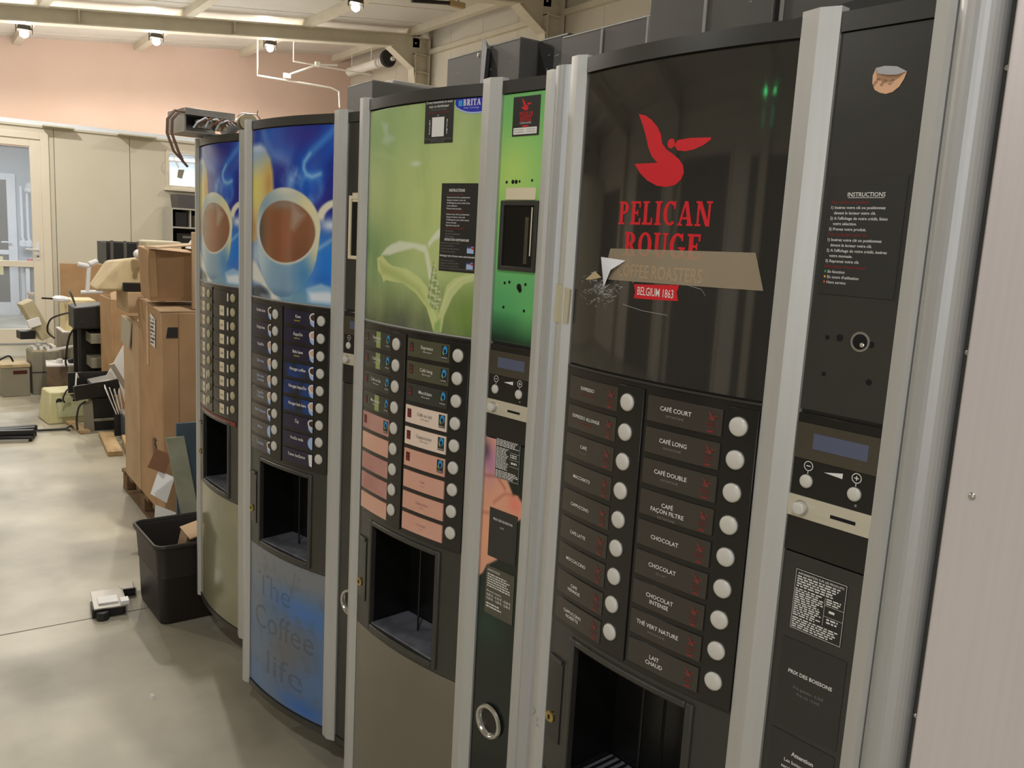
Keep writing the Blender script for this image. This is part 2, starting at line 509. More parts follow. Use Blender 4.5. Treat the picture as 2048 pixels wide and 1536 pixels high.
# inner office: far door, wall pipes, bench
d = empty('door_2', (OX, .03, 0)); struct(d)
f2 = MB()
for (y0, y1, z0, z1) in ((.55, .63, .0, 2.15), (1.3, 1.42, 0, 2.15), (.63, 1.3, 2.05, 2.15), (.63, 1.3, 0, .2), (.63, 1.3, .93, 1.0)):
    f2.box(.0, .05, y0, y1, z0, z1, M_pipe)
f2.build('door_leaf', d, .004)
MB().box(.01, .02, .63, 1.3, .2, 2.05, mat('dark_glass', c(30, 32, 38), .05)).build('glass_pane', d, smooth=0)
MB().box(.021, .03, 1.14, 1.22, .62, .9, mat('yellow_notice_paper', c(236, 220, 150), .8, var=.05)).build('door_notice', d, smooth=0)
MB().tube([(.05, 1.33, 1.12), (.1, 1.33, 1.12), (.1, 1.2, 1.12)], .012, M_pipe).build('door_handle', d)
t = empty('wall_boiler', (OX+.1, 1.46, 1.25))
tag(t, 'white wall heater with thin pipes seen through the glass door', 'heater')
bl = MB()
bl.lathe([(.02, .98), (.15, 1.0), (.17, 1.03), (.17, 1.07), (.14, 1.1), (.02, 1.11)], M_pipe, (.12, .27, -.32), n=18)
bl.lathe([(.02, .0), (.11, .02), (.12, .05), (.1, .09), (.02, .1)], M_pipe, (.12, .2, .62), n=14)
bl.build('heater_body', t)
for yy in (.05, .13, .22):
    MB().tube([(.05, yy, .72), (.05, yy, -.05), (.05, yy+.03, -.12)], .02, M_pipe, 8).lathe([(.02, 0), (.05, .02), (.05, .09), (.02, .11)], M_pipe, (.05, yy, -.2), n=10).build('pipe', t)
t = empty('work_table', (OX+.45, 1.80, 0))
tag(t, 'pale work table beyond the glass door under the pipes', 'table')
MB().box(-.35, .35, -.35, .35, .80, .84, M_pipe).build('table_top', t, .004)
for sx in (-.3, .3):
    for sy in (-.3, .3):
        MB().box(sx-.025, sx+.025, sy-.025, sy+.025, 0, .80, M_pipe).build('leg', t)
t = MB().lathe([(.03, 0), (.05, .03), (.03, .06)], mat('red_plastic', c(190, 40, 50), .5, var=.1), n=10).box(-.04, .1, .06, .2, 0, .05, mat('red_plastic', c(190, 40, 50)))
tag(t.build('red_bottle_cap', loc=(OX+.62, 1.55, .84)), 'red plastic bits on the pale table beyond the glass door', 'parts')
t = MB().box(-.1, .1, -.12, .12, 0, .1, M_pipe)
tag(t.build('white_carton', loc=(OX+.62, 1.86, .84), bev=.004), 'white box on the pale table beyond the glass door', 'box')
st = empty('wooden_stool', (OX+1.25, 1.62, 0)); tag(st, 'small wooden stool on the floor beyond the glass door', 'stool')
M_wood = mat('raw_pine', c(190, 162, 118), .7, col2=c(160, 132, 94), scale=3, stretch=(1, 8, 8))
MB().box(-.17, .17, -.17, .17, .4, .44, M_wood).build('seat', st, .004)
for sx in (-.14, .14):
    for sy in (-.14, .14):
        MB().box(sx-.02, sx+.02, sy-.02, sy+.02, 0, .4, M_wood).build('leg', st)

def point(name, loc, w, col, r=.06, parent=None):
    l = bpy.data.lights.new(name, 'POINT'); l.energy = w; l.color = col; l.shadow_soft_size = r
    o = bpy.data.objects.new(name, l); COL.objects.link(o); o.location = loc
    if parent: o.parent = parent
    return o
def tube_lamp(x, y, z, w, col, label):
    e = empty('tube_lamp', (x, y, z)); tag(e, label, 'lamp')
    MB().box(-.06, .06, -.6, .6, 0, .05, M_pipe).build('lamp_housing', e, .004)
    MB().tube([(0, -.58, -.02), (0, .58, -.02)], .016, mat('lit_tube', (1, 1, 1), .4, emit=(.9, .95, 1), estr=6)).build('tube', e)
    l = bpy.data.lights.new('tube_light', 'AREA'); l.shape = 'RECTANGLE'; l.size = .08; l.size_y = 1.1; l.energy = w; l.color = col
    o = bpy.data.objects.new('tube_light', l); COL.objects.link(o); o.parent = e; o.location = (0, 0, -.05)
tube_lamp(-13.6, .9, 2.53, 42, (.82, .9, 1.0), 'ceiling tube lamp in the office behind the glass door')
tube_lamp(-14.2, 3.6, 2.53, 130, (.88, .94, 1.0), 'bright ceiling tube lamp in the lit room behind the small window')

# ---- ceiling floods
M_lbody = mat('lamp_body_metal', c(70, 66, 60), .5, .4, var=.2)
M_lit = mat('lit_lamp_glass', (1, 1, 1), .4, emit=(1, .93, .78), estr=28)
def flood(i, x, y, share, tint, label):
    z = roof_z(y) - .34
    e = empty('flood_lamp', (x, y, z))
    tag(e, label, 'ceiling lamp', 'ceiling floodlights')
    hb = MB()
    hb.hull([(-.05, -.09, .03), (.05, -.09, .05), (.05, .09, .05), (-.05, .09, .03)], [(-.03, -.07, .10), (.04, -.07, .11), (.04, .07, .11), (-.03, .07, .10)], M_lbody)
    hb.build('lamp_housing', e, .004)
    br = MB().box(-.008, .008, -.1, -.09, .0, .2, M_lbody).box(-.008, .008, .09, .1, .0, .2, M_lbody).box(-.008, .008, -.1, .1, .19, .205, M_lbody)
    br.tube([(0, 0, .2), (0, 0, .345)], .012, M_lbody, 8)
    br.build('bracket', e)
    MB().lathe([(.012, -.05), (.045, -.03), (.055, .0), (.05, .02), (.02, .03)], M_lit, n=14).build('bulb', e)
    l = bpy.data.lights.new('flood_light', 'SPOT'); l.energy = LAMP_W*share*.84; l.color = tint; l.shadow_soft_size = .05
    l.spot_size = math.radians(168); l.spot_blend = .25
    o = bpy.data.objects.new('flood_light', l); COL.objects.link(o); o.parent = e; o.location = (0, 0, -.07)
    point('flood_spill', (0, 0, -.11), LAMP_W*share*(.16 if x < -11 else .04), tint, .05, e)      # side and upward spill of the open reflector
names = ['ceiling flood lamp at the far left of the row before the pink wall', 'ceiling flood lamp second from the left before the pink wall',
         'ceiling flood lamp third from the left above the white conduits', 'ceiling flood lamp nearest the steel haunch, on the upper right']
for i, (x, y, share, tint) in enumerate(LAMP_ROWS):
    flood(i, x, y, share, tint, names[i] if i < 4 else 'ceiling flood lamp hanging outside the view over the hall')

# white conduits hanging before the far wall, wall pipe with valve wheel, pole at the ceiling
M_cond = mat('white_conduit', c(232, 228, 220), .4, var=.04)
e = empty('hanging_conduit', (-13.62, 4.58, 3.84)); tag(e, 'white conduits hanging on drop rods before the pink wall', 'conduit')
MB().tube([(0, 0, .66), (0, 0, 0), (0, 1.2, -.01), (0, 1.34, -.05), (0, 1.36, -.3)], .014, M_cond, 8).build('lower_run', e)
MB().tube([(0, .57, .72), (0, .57, .3), (0, 1.9, .29)], .012, M_cond, 8).build('upper_run', e)
MB().tube([(0, .47, .07), (0, .97, .31), (0, 1.3, .35)], .016, M_cond, 8).box(-.03, .03, .42, .52, .03, .1, M_cond).box(-.03, .03, .93, 1.0, .28, .35, M_cond).build('cross_run', e)
e = empty('wall_pipe', (-15.2, 6.8, 4.42)); tag(e, 'white pipe with fittings and a black wheel by the steel column', 'pipe')
MB().tube([(0, 0, 0), (1.15, 0, 0)], .075, M_cond, 14).build('pipe_run', e)
q = MB()
for k in range(4):
    q.lathe([(.03, 0), (.085 - .01*(k % 2), .005), (.085 - .01*(k % 2), .05), (.03, .055)], M_cond, (1.15+.11*k, 0, 0), 'x', 14)
q.tube([(1.1, 0, 0), (1.75, 0, 0)], .035, M_cond, 10).build('fittings', e)
q = MB().lathe([(.05, 0), (.13, .0), (.14, .02), (.14, .06), (.12, .08), (.05, .07)], mat('black_rubber', c(34, 33, 33), .6, var=.15), (1.62, -.06, 0), 'x', 22)
q.build('valve_wheel', e)
for xx in (.1, .9):
    MB().tube([(xx, 0, 0), (xx, .0, .3)], .008, M_cond, 6).tube([(xx, 0, .02), (xx, .4, .02)], .014, M_cond, 6).build('hanger', e)
e = empty('ceiling_pole', (-9.0, 4.75, 4.11)); tag(e, 'dark pole with a wooden end near the ceiling, at the top edge', 'pole')
MB().tube([(0, 0, 0), (0, .48, .065)], .022, mat('dark_pole_metal', c(46, 40, 40), .4, .3, var=.2), 10).build('pole', e)
MB().box(-.03, .03, .48, .68, .04, .10, M_wood).build('wooden_end', e, .004)
MB().tube([(0, .1, 0), (0, .1, .5)], .006, M_lbody, 6).tube([(0, .6, .08), (0, .6, .52)], .006, M_lbody, 6).build('hanger', e)
# emergency lamp on the opposite wall (it shows as a green reflection in the black glass)
e = empty('emergency_lamp', (-2.5, Y0, 3.12)); tag(e, 'green emergency lamp on the wall opposite the machines', 'lamp')
MB().box(-.2, .2, 0, .07, -.02, .12, M_pipe).build('lamp_housing', e, .004)
g = MB()
for k in range(7):
    g.box(-.15+k*.045, -.135+k*.045, .02, .06, -.035, -.02, mat('lit_green_diode', (.1, 1, .3), .4, emit=(.1, 1, .35), estr=40))
g.build('diode_row', e)
MB().box(-.16, .16, .035, .042, -.36, -.035, mat('green_sign_plate', c(20, 110, 70), .2, emit=(.03, .35, .18), estr=1.3)).build('sign_plate', e)

# ================================================================== vending machines
W = .3855
def S(u):
    if u <= 0: return 0.0
    if u >= W: return .003
    t = u / W
    return .074*t*(1-t) + .003*t
def pos_c(off):            # on the curved door, off metres proud of it
    return lambda u, z: (u, -(S(u)+off), z)
def cslab(mb, u0, u1, z0, z1, v0, v1, m, n=None):
    n = n or max(1, int((u1-u0)/.02))
    us = [u0 + (u1-u0)*i/n for i in range(n+1)]
    vs, fs = [], []
    for u in us:
        s = S(u)
        vs += [(u, -(s+v1), z0), (u, -(s+v1), z1), (u, -(s+v0), z1), (u, -(s+v0), z0)]
    for i in range(n):
        a, b_ = 4*i, 4*i+4
        fs += [(a, b_, b_+1, a+1), (a+1, b_+1, b_+2, a+2), (a+2, b_+2, b_+3, a+3), (a+3, b_+3, b_, a)]
    fs += [(0, 1, 2, 3), (4*n+3, 4*n+2, 4*n+1, 4*n)]
    return mb.add(vs, fs, m)
def cpoly(mb, pts, off, m):
    """flat print: polygon cut into strips so that it follows the curved door"""
    strips(mb, pts, lambda p: (p[0], -(S(p[0])+off), p[1]), m)
def disc(mb, u, z, r, v0, v1, m, n=18, dome=0.0):
    prof = [(r, v0), (r, v1)]
    if dome:
        prof += [(r*.92, v1+dome*.45), (r*.7, v1+dome*.8), (r*.35, v1+dome), (.0004, v1+dome*1.02)]
    else:
        prof += [(.0004, v1)]
    s = S(u) if u < W else 0.0
    mb.lathe(prof, m, (u, -s, z), 'y', n)
def printed(name, parent, u0, u1, z0, z1, v, paint, m, nu=230, nz=290, curved=True):
    """a printed film: fine grid whose colour attribute holds the picture"""
    uu = np.linspace(u0, u1, nu); zz = np.linspace(z0, z1, nz)
    X, Y = np.meshgrid(uu, zz)
    C = paint(X, Y).reshape(-1, 3)
    sv = np.array([S(u) if curved else 0.0 for u in uu])
    co = np.stack([X.ravel(), -(np.tile(sv, nz) + v), Y.ravel()], 1)
    i = np.arange(nz-1)[:, None]*nu + np.arange(nu-1)[None, :]
    i = i.ravel()
    F = np.stack([i, i+1, i+nu+1, i+nu], 1)
    # rim so that the film has an edge
    me = bpy.data.meshes.new(name)
    me.from_pydata(co.tolist(), [], F.tolist())
    at = me.color_attributes.new('Print', 'FLOAT_COLOR', 'POINT')
    at.data.foreach_set('color', np.concatenate([C, np.ones((len(C), 1))], 1).ravel().astype(np.float32))
    me.materials.append(m)
    me.shade_smooth()
    o = bpy.data.objects.new(name, me); COL.objects.link(o); o.parent = parent
    md = o.modifiers.new('thickness', 'SOLIDIFY'); md.thickness = .0015; md.offset = -1
    return o

M_alu = mat('anodised_aluminium', c(194, 193, 188), .4, .35, var=.06, scale=3, stretch=(30, 30, 1), spec=.5)
M_alu2 = mat('aluminium_hinge_tube', c(186, 186, 184), .42, .4, var=.05, scale=3, stretch=(30, 30, 1))
M_blk = mat('black_door_plastic', c(58, 57, 52), .32, var=.25, scale=8, spec=.5, rvar=.06)
M_blkm = mat('black_body_metal', c(46, 45, 43), .5, col2=c(60, 58, 55), scale=3, bump=.03)
M_gloss = mat('black_gloss_panel', c(48, 47, 44), .05, spec=1.0, coat=.6, var=.1)
M_blk2 = mat('black_button_panel', c(31, 30, 28), .2, spec=.6, var=.15)
M_hole = mat('dark_hole', c(4, 4, 4), .9)
M_btn = mat('white_button', c(208, 204, 194), .3, var=.03, spec=.5)
M_btny = mat('yellowed_button', c(188, 178, 138), .35, var=.06, spec=.5)
M_red = mat('red_print', c(214, 38, 48), .3, var=.05)
M_redd = mat('dull_red_print', c(140, 42, 40), .4, var=.05)
M_redm = mat('muted_red_print', c(124, 52, 48), .4, var=.05)
M_wht = mat('white_print', c(228, 226, 220), .45)
M_gry = mat('grey_print', c(128, 124, 118), .5)
M_yel = mat('yellow_print', c(206, 190, 40), .5)
M_stk = mat('black_sticker', c(44, 43, 40), .35, var=.1)
M_stk2 = mat('charcoal_sticker', c(50, 49, 46), .4, var=.1)
M_bezel = mat('bare_steel_plate', c(214, 206, 184), .32, .25, var=.08, scale=4, stretch=(1, 1, 20))
M_dust = mat('dusty_tray', c(112, 114, 122), .6, col2=c(72, 73, 78), scale=18)
M_trayk = mat('black_tray_plastic', c(16, 16, 15), .3, var=.2)
M_disp = mat('display_window', c(76, 70, 58), .12, var=.05)
M_lcd = mat('blue_grey_display', c(90, 96, 118), .2, var=.06)
M_brass = mat('brass_lock', c(196, 172, 110), .3, .9, var=.1)
M_steelb = mat('bright_steel', c(205, 203, 196), .2, .85, var=.05)
M_lab4 = mat('smoked_label', c(66, 61, 54), .18, var=.12)
M_lab2 = mat('navy_label', c(36, 32, 62), .2, col2=c(44, 40, 60), scale=14)
M_lab2g = mat('faded_navy_label', c(92, 84, 76), .22, col2=c(70, 62, 76), scale=14)
M_lab2b = mat('blue_label', c(34, 36, 48), .2, col2=c(26, 62, 128), scale=16, thr=(.42, .62))
M_lab3 = mat('olive_label', c(84, 84, 64), .18, var=.14)
M_lab3d = mat('dark_olive_label', c(58, 60, 54), .18, var=.14)
M_lab3w = mat('cream_label', c(236, 214, 196), .25, var=.05)
M_lab3p = mat('peach_label', c(222, 172, 150), .28, col2=c(214, 158, 136), scale=6)
M_lab3q = mat('mauve_label', c(200, 150, 138), .28, col2=c(180, 122, 114), scale=9)
M_lab1 = mat('dark_slot_label', c(46, 44, 46), .2, var=.15)
M_cream = mat('cream_price_tag', c(226, 212, 180), .5, var=.05)
M_cyan = mat('cyan_print', c(46, 150, 210), .4)
M_lime = mat('lime_print', c(206, 226, 90), .4)
M_brn = mat('coffee_print', c(70, 40, 26), .4)
M_sky = mat('pale_blue_print', c(168, 190, 224), .4)
M_oxred = mat('oxblood_print', c(92, 22, 26), .4)
M_skin = mat('pale_brown_print', c(212, 170, 140), .4)

PEL_BODY = [(.132, 1.732), (.146, 1.729), (.159, 1.722), (.172, 1.711), (.18, 1.7), (.184, 1.687), (.193, 1.678), (.206, 1.671), (.218, 1.663), (.226, 1.654), (.228, 1.644), (.224, 1.635), (.215, 1.628), (.199, 1.625), (.18, 1.627), (.16, 1.635), (.144, 1.646), (.131, 1.66), (.149, 1.66), (.166, 1.66), (.177, 1.66), (.165, 1.67), (.157, 1.683), (.151, 1.698), (.143, 1.714)]
PEL_BEAK = [(.212, 1.69), (.234, 1.692), (.269, 1.691), (.269, 1.688), (.257, 1.681), (.242, 1.676), (.227, 1.674), (.213, 1.676), (.207, 1.683)]
from mathutils.geometry import tessellate_polygon
def tess(pts):
    return [tuple(t) for t in tessellate_polygon([[Vector((x, y, 0)) for x, y in pts]])]
def strips(mb, pts, place, m, step=.008):
    """flat print laid on the curved door: cut into narrow upright strips so that it follows the curve"""
    for tri in tess(pts):
        t = [pts[i] for i in tri]
        lo = min(p[0] for p in t); hi = max(p[0] for p in t)
        k0, k1 = math.floor(lo/step), math.ceil(hi/step)
        for k in range(k0, k1):
            poly = t
            for edge, sgn in ((k*step, 1), ((k+1)*step, -1)):
                out = []
                for i in range(len(poly)):
                    a, b = poly[i], poly[(i+1) % len(poly)]
                    da, db = (a[0]-edge)*sgn, (b[0]-edge)*sgn
                    if da >= 0: out.append(a)
                    if (da > 0) != (db > 0) and da != db:
                        f = da/(da-db); out.append((a[0]+(b[0]-a[0])*f, a[1]+(b[1]-a[1])*f))
                poly = out
                if len(poly) < 3: break
            if len(poly) >= 3:
                mb.add([place(p) for p in poly], [tuple(range(len(poly)))], m)
def bird(mb, u, z, h, pos, m, eye=True):
    """the red bird emblem, h tall, standing with its foot at (u, z)"""
    k = h / .107
    f = lambda p: pos(u + (p[0]-.18)*k, z + (p[1]-1.625)*k)
    # body as two pieces so that both stay simple polygons
    for sh in (PEL_BODY, PEL_BEAK):
        if h > .05: strips(mb, sh, f, m)
        else: mb.add([f(p) for p in sh], tess(sh), m)
    if eye:
        n = 14
        mb.add([f((.201+.007*math.cos(6.283*i/n), 1.686+.007*math.sin(6.283*i/n))) for i in range(n)], [tuple(range(n))], m)

# ---- printed pictures
def pic_coffee(X, Y):
    p = Pic(X, Y, (40, 56, 150))
    n1 = wob(X, Y, 22, 3); n2 = wob(X, Y, 46, 5); n3 = wob(X, Y, 90, 9)
    p.mix((n1-.4)*1.0, (44, 92, 196))
    p.glow(.34, 1.61, .07, .07, (56, 46, 136), .85)
    p.glow(.24, 1.775, .12, .035, (52, 50, 146), .8)
    p.glow(.10, 1.785, .10, .04, (66, 118, 214), .7)
    p.glow(.17, 1.735, .08, .03, (70, 120, 210), .7)
    p.glow(.17, 1.69, .05, .03, (52, 50, 146), .6)
    p.glow(.24, 1.665, .05, .05, (36, 82, 190), .8)
    # swirling steam
    p.glow(.30, 1.645, .045, .04, (32, 96, 208), .9)
    r_ = np.sqrt(((X-.30)/1.15)**2 + (Y-1.645)**2)
    p.mix(np.exp(-((r_-.035)/.010)**2)*.55*n2, (110, 180, 240))
    p.glow(.215, 1.66, .022, .028, (120, 178, 232), .75)
    p.mix(np.exp(-(((X-.235)/.05)**2+((Y-1.675)/.02)**2))*(n3-.3)*1.4, (190, 216, 240))
    wisp = [(.40, 1.815), (.374, 1.785), (.33, 1.755), (.296, 1.733), (.274, 1.712), (.272, 1.696), (.283, 1.680), (.305, 1.674), (.336, 1.682)]
    p.line(wisp, .008, (40, 120, 226), .030, .85)
    p.line(wisp, .003, (90, 176, 244), .014, .8)
    p.line(wisp[3:], .001, (206, 232, 248), .008, .9)
    p.line([(.385, 1.755), (.345, 1.72), (.31, 1.70)], .004, (44, 120, 226), .022, .7)
    p.line([(.07, 1.80), (.085, 1.77), (.13, 1.735), (.20, 1.715)], .004, (150, 178, 228), .022, .65)
    p.line([(.30, 1.62), (.305, 1.59)], .003, (110, 180, 236), .014, .6)
    # blue cloth behind the cup
    p.mix(sm(Y-1.545, .05)*np.clip((X-.02)*4, 0, 1), (74, 142, 218))
    p.glow(.375, 1.455, .06, .06, (44, 128, 224), .95)
    p.glow(.35, 1.40, .05, .03, (36, 108, 206), .8)
    p.glow(.375, 1.552, .035, .016, (224, 234, 240), .95)
    p.line([(.335, 1.49), (.40, 1.525)], .002, (214, 230, 244), .008, .7)
    p.glow(.03, 1.46, .05, .07, (176, 200, 222), .95)
    # jug
    pot = [(-.03, 1.765), (.055, 1.768), (.085, 1.755), (.115, 1.725), (.128, 1.69), (.134, 1.64), (.11, 1.60), (.07, 1.56), (.03, 1.50), (-.03, 1.49)]
    q = Pic(X, Y, (226, 208, 128))
    q.mix(sm(-(Y-1.715-.3*(X-.06)), .04), (150, 182, 226))
    q.glow(.04, 1.755, .05, .012, (214, 224, 240), .8)
    q.glow(.105, 1.655, .028, .05, (206, 160, 92), .9)
    q.glow(.02, 1.645, .03, .04, (228, 216, 96), .9)
    q.glow(.01, 1.53, .05, .045, (196, 142, 74), .9)
    s_ = sm(sdist(pot, X, Y), .008)[..., None]
    p.C = p.C*(1-s_) + q.C*s_
    # saucer, spoon, sugar cube
    p.mix(sm(Y-1.385, .025), (120, 164, 190))
    p.poly([(-.02, 1.45), (.03, 1.435), (.06, 1.415), (.10, 1.385), (.14, 1.362), (.175, 1.341), (.13, 1.334), (.101, 1.362), (.06, 1.378), (-.02, 1.385)], (226, 228, 218), .007)
    p.ell(.050, 1.352, .062, .020, (52, 64, 80), .006)
    p.ell(.085, 1.345, .028, .007, (160, 168, 174), .005, .7)
    p.poly([(.288, 1.382), (.345, 1.399), (.40, 1.388), (.395, 1.345), (.296, 1.348)], (150, 192, 226), .004)
    p.poly([(.30, 1.372), (.372, 1.380), (.40, 1.37), (.40, 1.352), (.31, 1.350)], (226, 236, 244), .006)
    # handle
    a = np.sqrt(((X-.41)/.085)**2 + ((Y-1.565)/.055)**2)
    p.mix(sm((np.abs(a-.84)-.16)*.055, .003)*sm(-(Y-1.562), .008), (236, 230, 206))
    # bowl, rim, coffee
    cup = [(.030, 1.55), (.033, 1.50), (.045, 1.443), (.075, 1.400), (.105, 1.372), (.14, 1.355), (.175, 1.350), (.215, 1.355), (.252, 1.372), (.293, 1.402), (.315, 1.43), (.327, 1.46), (.337, 1.51), (.339, 1.55)]
    q = Pic(X, Y, (140, 176, 202))
    q.glow(.06, 1.45, .05, .09, (190, 210, 220), .95)
    q.glow(.19, 1.40, .07, .05, (122, 158, 186), .8)
    q.glow(.29, 1.42, .05, .05, (72, 140, 196), .9)
    q.glow(.325, 1.50, .035, .06, (228, 220, 172), 1)
    q.glow(.18, 1.355, .08, .016, (86, 122, 160), .8)
    s_ = sm(sdist(cup, X, Y), .002)[..., None]
    p.C = p.C*(1-s_) + q.C*s_
    q = Pic(X, Y, (192, 204, 200))
    q.glow(.30, 1.60, .07, .05, (234, 224, 176), 1)
    q.glow(.33, 1.53, .03, .06, (238, 230, 184), .9)
    q.glow(.08, 1.60, .06, .05, (140, 168, 184), .9)
    q.glow(.05, 1.50, .03, .05, (206, 218, 224), .9)
    q.glow(.19, 1.64, .05, .012, (222, 222, 204), .9)
    s_ = sm((np.sqrt(((X-.186)/.154)**2 + ((Y-1.543)/.104)**2)-1)*.1, .002)[..., None]
    p.C = p.C*(1-s_) + q.C*s_
    a = (np.sqrt(((X-.186)/.137)**2 + ((Y-1.528)/.084)**2)-1)*.08
    q = Pic(X, Y, (148, 98, 68))
    q.glow(.19, 1.51, .035, .07, (166, 98, 68), .8)
    q.glow(.055, 1.53, .03, .08, (78, 70, 60), .95)
    q.glow(.26, 1.47, .06, .04, (132, 88, 66), .7)
    q.glow(.18, 1.603, .09, .014, (150, 134, 120), .85)
    q.poly([(.225, 1.605), (.28, 1.575), (.235, 1.535), (.222, 1.54)], (186, 170, 156), .012, .7)
    s_ = sm(a, .002)[..., None]
    p.C = p.C*(1-s_) + q.C*s_
    p.mix(sm(np.abs(a)-.0014, .0014)*.8*sm(Y-1.54, .03), (236, 238, 232))
    return p.linear()

def pic_leaf(X, Y):
    p = Pic(X, Y, (184, 200, 132))
    n1 = wob(X, Y*.35, 26, 11); n2 = wob(X, Y*.5, 60, 12)
    p.mix(sm(-(Y-1.72), .12)*.6, (160, 190, 128))
    p.glow(.02, 1.76, .12, .09, (146, 184, 126), .8)
    p.glow(.30, 1.60, .16, .12, (198, 212, 132), .8)
    p.glow(.0, 1.49, .12, .09, (96, 138, 82), .95)
    p.mix(sm(Y-1.395, .06), (78, 94, 62))
    p.glow(.36, 1.38, .09, .06, (120, 150, 66), .8)
    p.glow(.19, 1.345, .10, .035, (86, 92, 76), .8)
    p.mix((n1-.5)*.9, (206, 214, 140))
    p.mix((.45-n1)*.8, (112, 152, 76))
    # worn patches of the film
    p.poly([(.055, 1.778), (.089, 1.772), (.086, 1.752), (.118, 1.740), (.088, 1.728), (.062, 1.735), (.074, 1.750)], (196, 218, 196), .006, .6)
    p.poly([(.01, 1.712), (.05, 1.72), (.12, 1.70), (.12, 1.692), (.04, 1.705)], (188, 206, 150), .008, .5)
    p.glow(.20, 1.685, .016, .005, (226, 232, 220), .7)
    # seedling
    lf = (206, 216, 140)
    p.line([(.284, 1.342), (.284, 1.39), (.272, 1.43), (.262, 1.475), (.248, 1.51)], .005, (196, 208, 132), .003)
    p.poly([(.072, 1.49), (.095, 1.506), (.116, 1.515), (.151, 1.524), (.209, 1.521), (.243, 1.518), (.253, 1.50), (.262, 1.471), (.272, 1.425), (.262, 1.431), (.249, 1.474), (.239, 1.503), (.203, 1.511), (.146, 1.500), (.11, 1.492)], (224, 230, 200), .003)
    p.poly([(.249, 1.523), (.265, 1.540), (.288, 1.558), (.30, 1.55), (.288, 1.538), (.266, 1.527), (.252, 1.514)], (226, 232, 206), .003)
    LL = [(.054, 1.483), (.079, 1.490), (.105, 1.475), (.126, 1.469), (.181, 1.466), (.225, 1.451), (.255, 1.431), (.273, 1.399), (.282, 1.375), (.290, 1.342), (.276, 1.342), (.268, 1.36), (.252, 1.39), (.215, 1.417), (.17, 1.434), (.128, 1.435), (.099, 1.437), (.088, 1.432), (.077, 1.446), (.06, 1.455)]
    p.poly(LL, lf, .0014)
    p.poly([(.062, 1.478), (.085, 1.47), (.17, 1.452), (.23, 1.43), (.262, 1.39), (.25, 1.40), (.21, 1.425), (.12, 1.445), (.08, 1.45)], (176, 190, 112), .006, .8)
    RR = [(.40, 1.472), (.363, 1.467), (.331, 1.456), (.31, 1.44), (.301, 1.413), (.288, 1.375), (.280, 1.342), (.30, 1.342), (.306, 1.377), (.328, 1.418), (.355, 1.445), (.40, 1.462)]
    p.poly(RR, (200, 210, 142), .0014)
    p.line([(.39, 1.468), (.34, 1.452), (.315, 1.43), (.30, 1.39)], .001, (222, 228, 168), .003, .8)
    BB = [(.268, 1.486), (.276, 1.479), (.281, 1.454), (.292, 1.426), (.297, 1.408), (.284, 1.387), (.268, 1.390), (.254, 1.409), (.256, 1.434), (.263, 1.457)]
    a = sm(sdist(BB, X, Y), .002)
    p.mix(a, (198, 208, 156))
    p.mix(a*(wob(X, Y, 420, 4) > .5)*.7, (118, 138, 76))
    p.poly([(.280, 1.36), (.296, 1.37), (.297, 1.342), (.277, 1.342)], (146, 178, 100), .004)
    p.mix(.04*np.ones(X.shape), (226, 228, 212))  # even pale veil over the print: glare haze painted into the colour
    return p.linear()

def pic_green_strip(X, Y):
    p = Pic(X, Y, (136, 202, 116))
    p.mix(sm(-(Y-1.76), .05)*.8, (118, 190, 112))
    p.glow(.47, 1.66, .08, .07, (186, 222, 118), 1)
    p.mix(sm(Y-1.52, .06), (112, 192, 116))
    p.mix(sm(Y-1.44, .05), (84, 164, 102))
    p.mix(sm(Y-1.375, .03), (26, 58, 40))
    p.mix(sm(Y-1.35, .01)*.6, (24, 40, 32))
    p.glow(.54, 1.40, .04, .05, (120, 196, 110), .5)
    return p.linear()
def pic_hand_strip(X, Y):
    p = Pic(X, Y, (22, 34, 28))
    p.mix(sm(Y-.72, .1)*.5, (30, 32, 30))
    p.glow(.47, .76, .06, .06, (28, 58, 46), .8)
    hand = [(.43, 1.158), (.452, 1.160), (.476, 1.150), (.47, 1.078), (.49, 1.080), (.503, 1.077), (.512, 1.064), (.523, 1.049), (.537, 1.050), (.548, 1.040), (.552, 1.028), (.552, 1.008), (.541, 1.0), (.50, .94), (.49, .906), (.458, .884), (.448, .865), (.43, .848)]
    q = Pic(X, Y, (228, 164, 134))
    q.glow(.455, 1.10, .02, .04, (186, 130, 170), .9)
    q.glow(.44, 1.12, .012, .02, (70, 50, 70), .7)
    q.glow(.53, 1.03, .02, .02, (240, 130, 110), .8)
    q.line([(.435, 1.068), (.475, 1.075), (.50, 1.055)], .0015, (166, 84, 70), .004, .8)
    q.line([(.47, 1.02), (.50, 1.045), (.525, 1.048)], .0012, (180, 94, 78), .004, .8)
    q.line([(.435, .99), (.46, .995)], .0015, (150, 80, 62), .004, .8)
    q.glow(.45, .95, .02, .05, (244, 172, 130), .7)
    s_ = sm(sdist(hand, X, Y), .002)[..., None]
    p.C = p.C*(1-s_) + q.C*s_
    return p.linear()
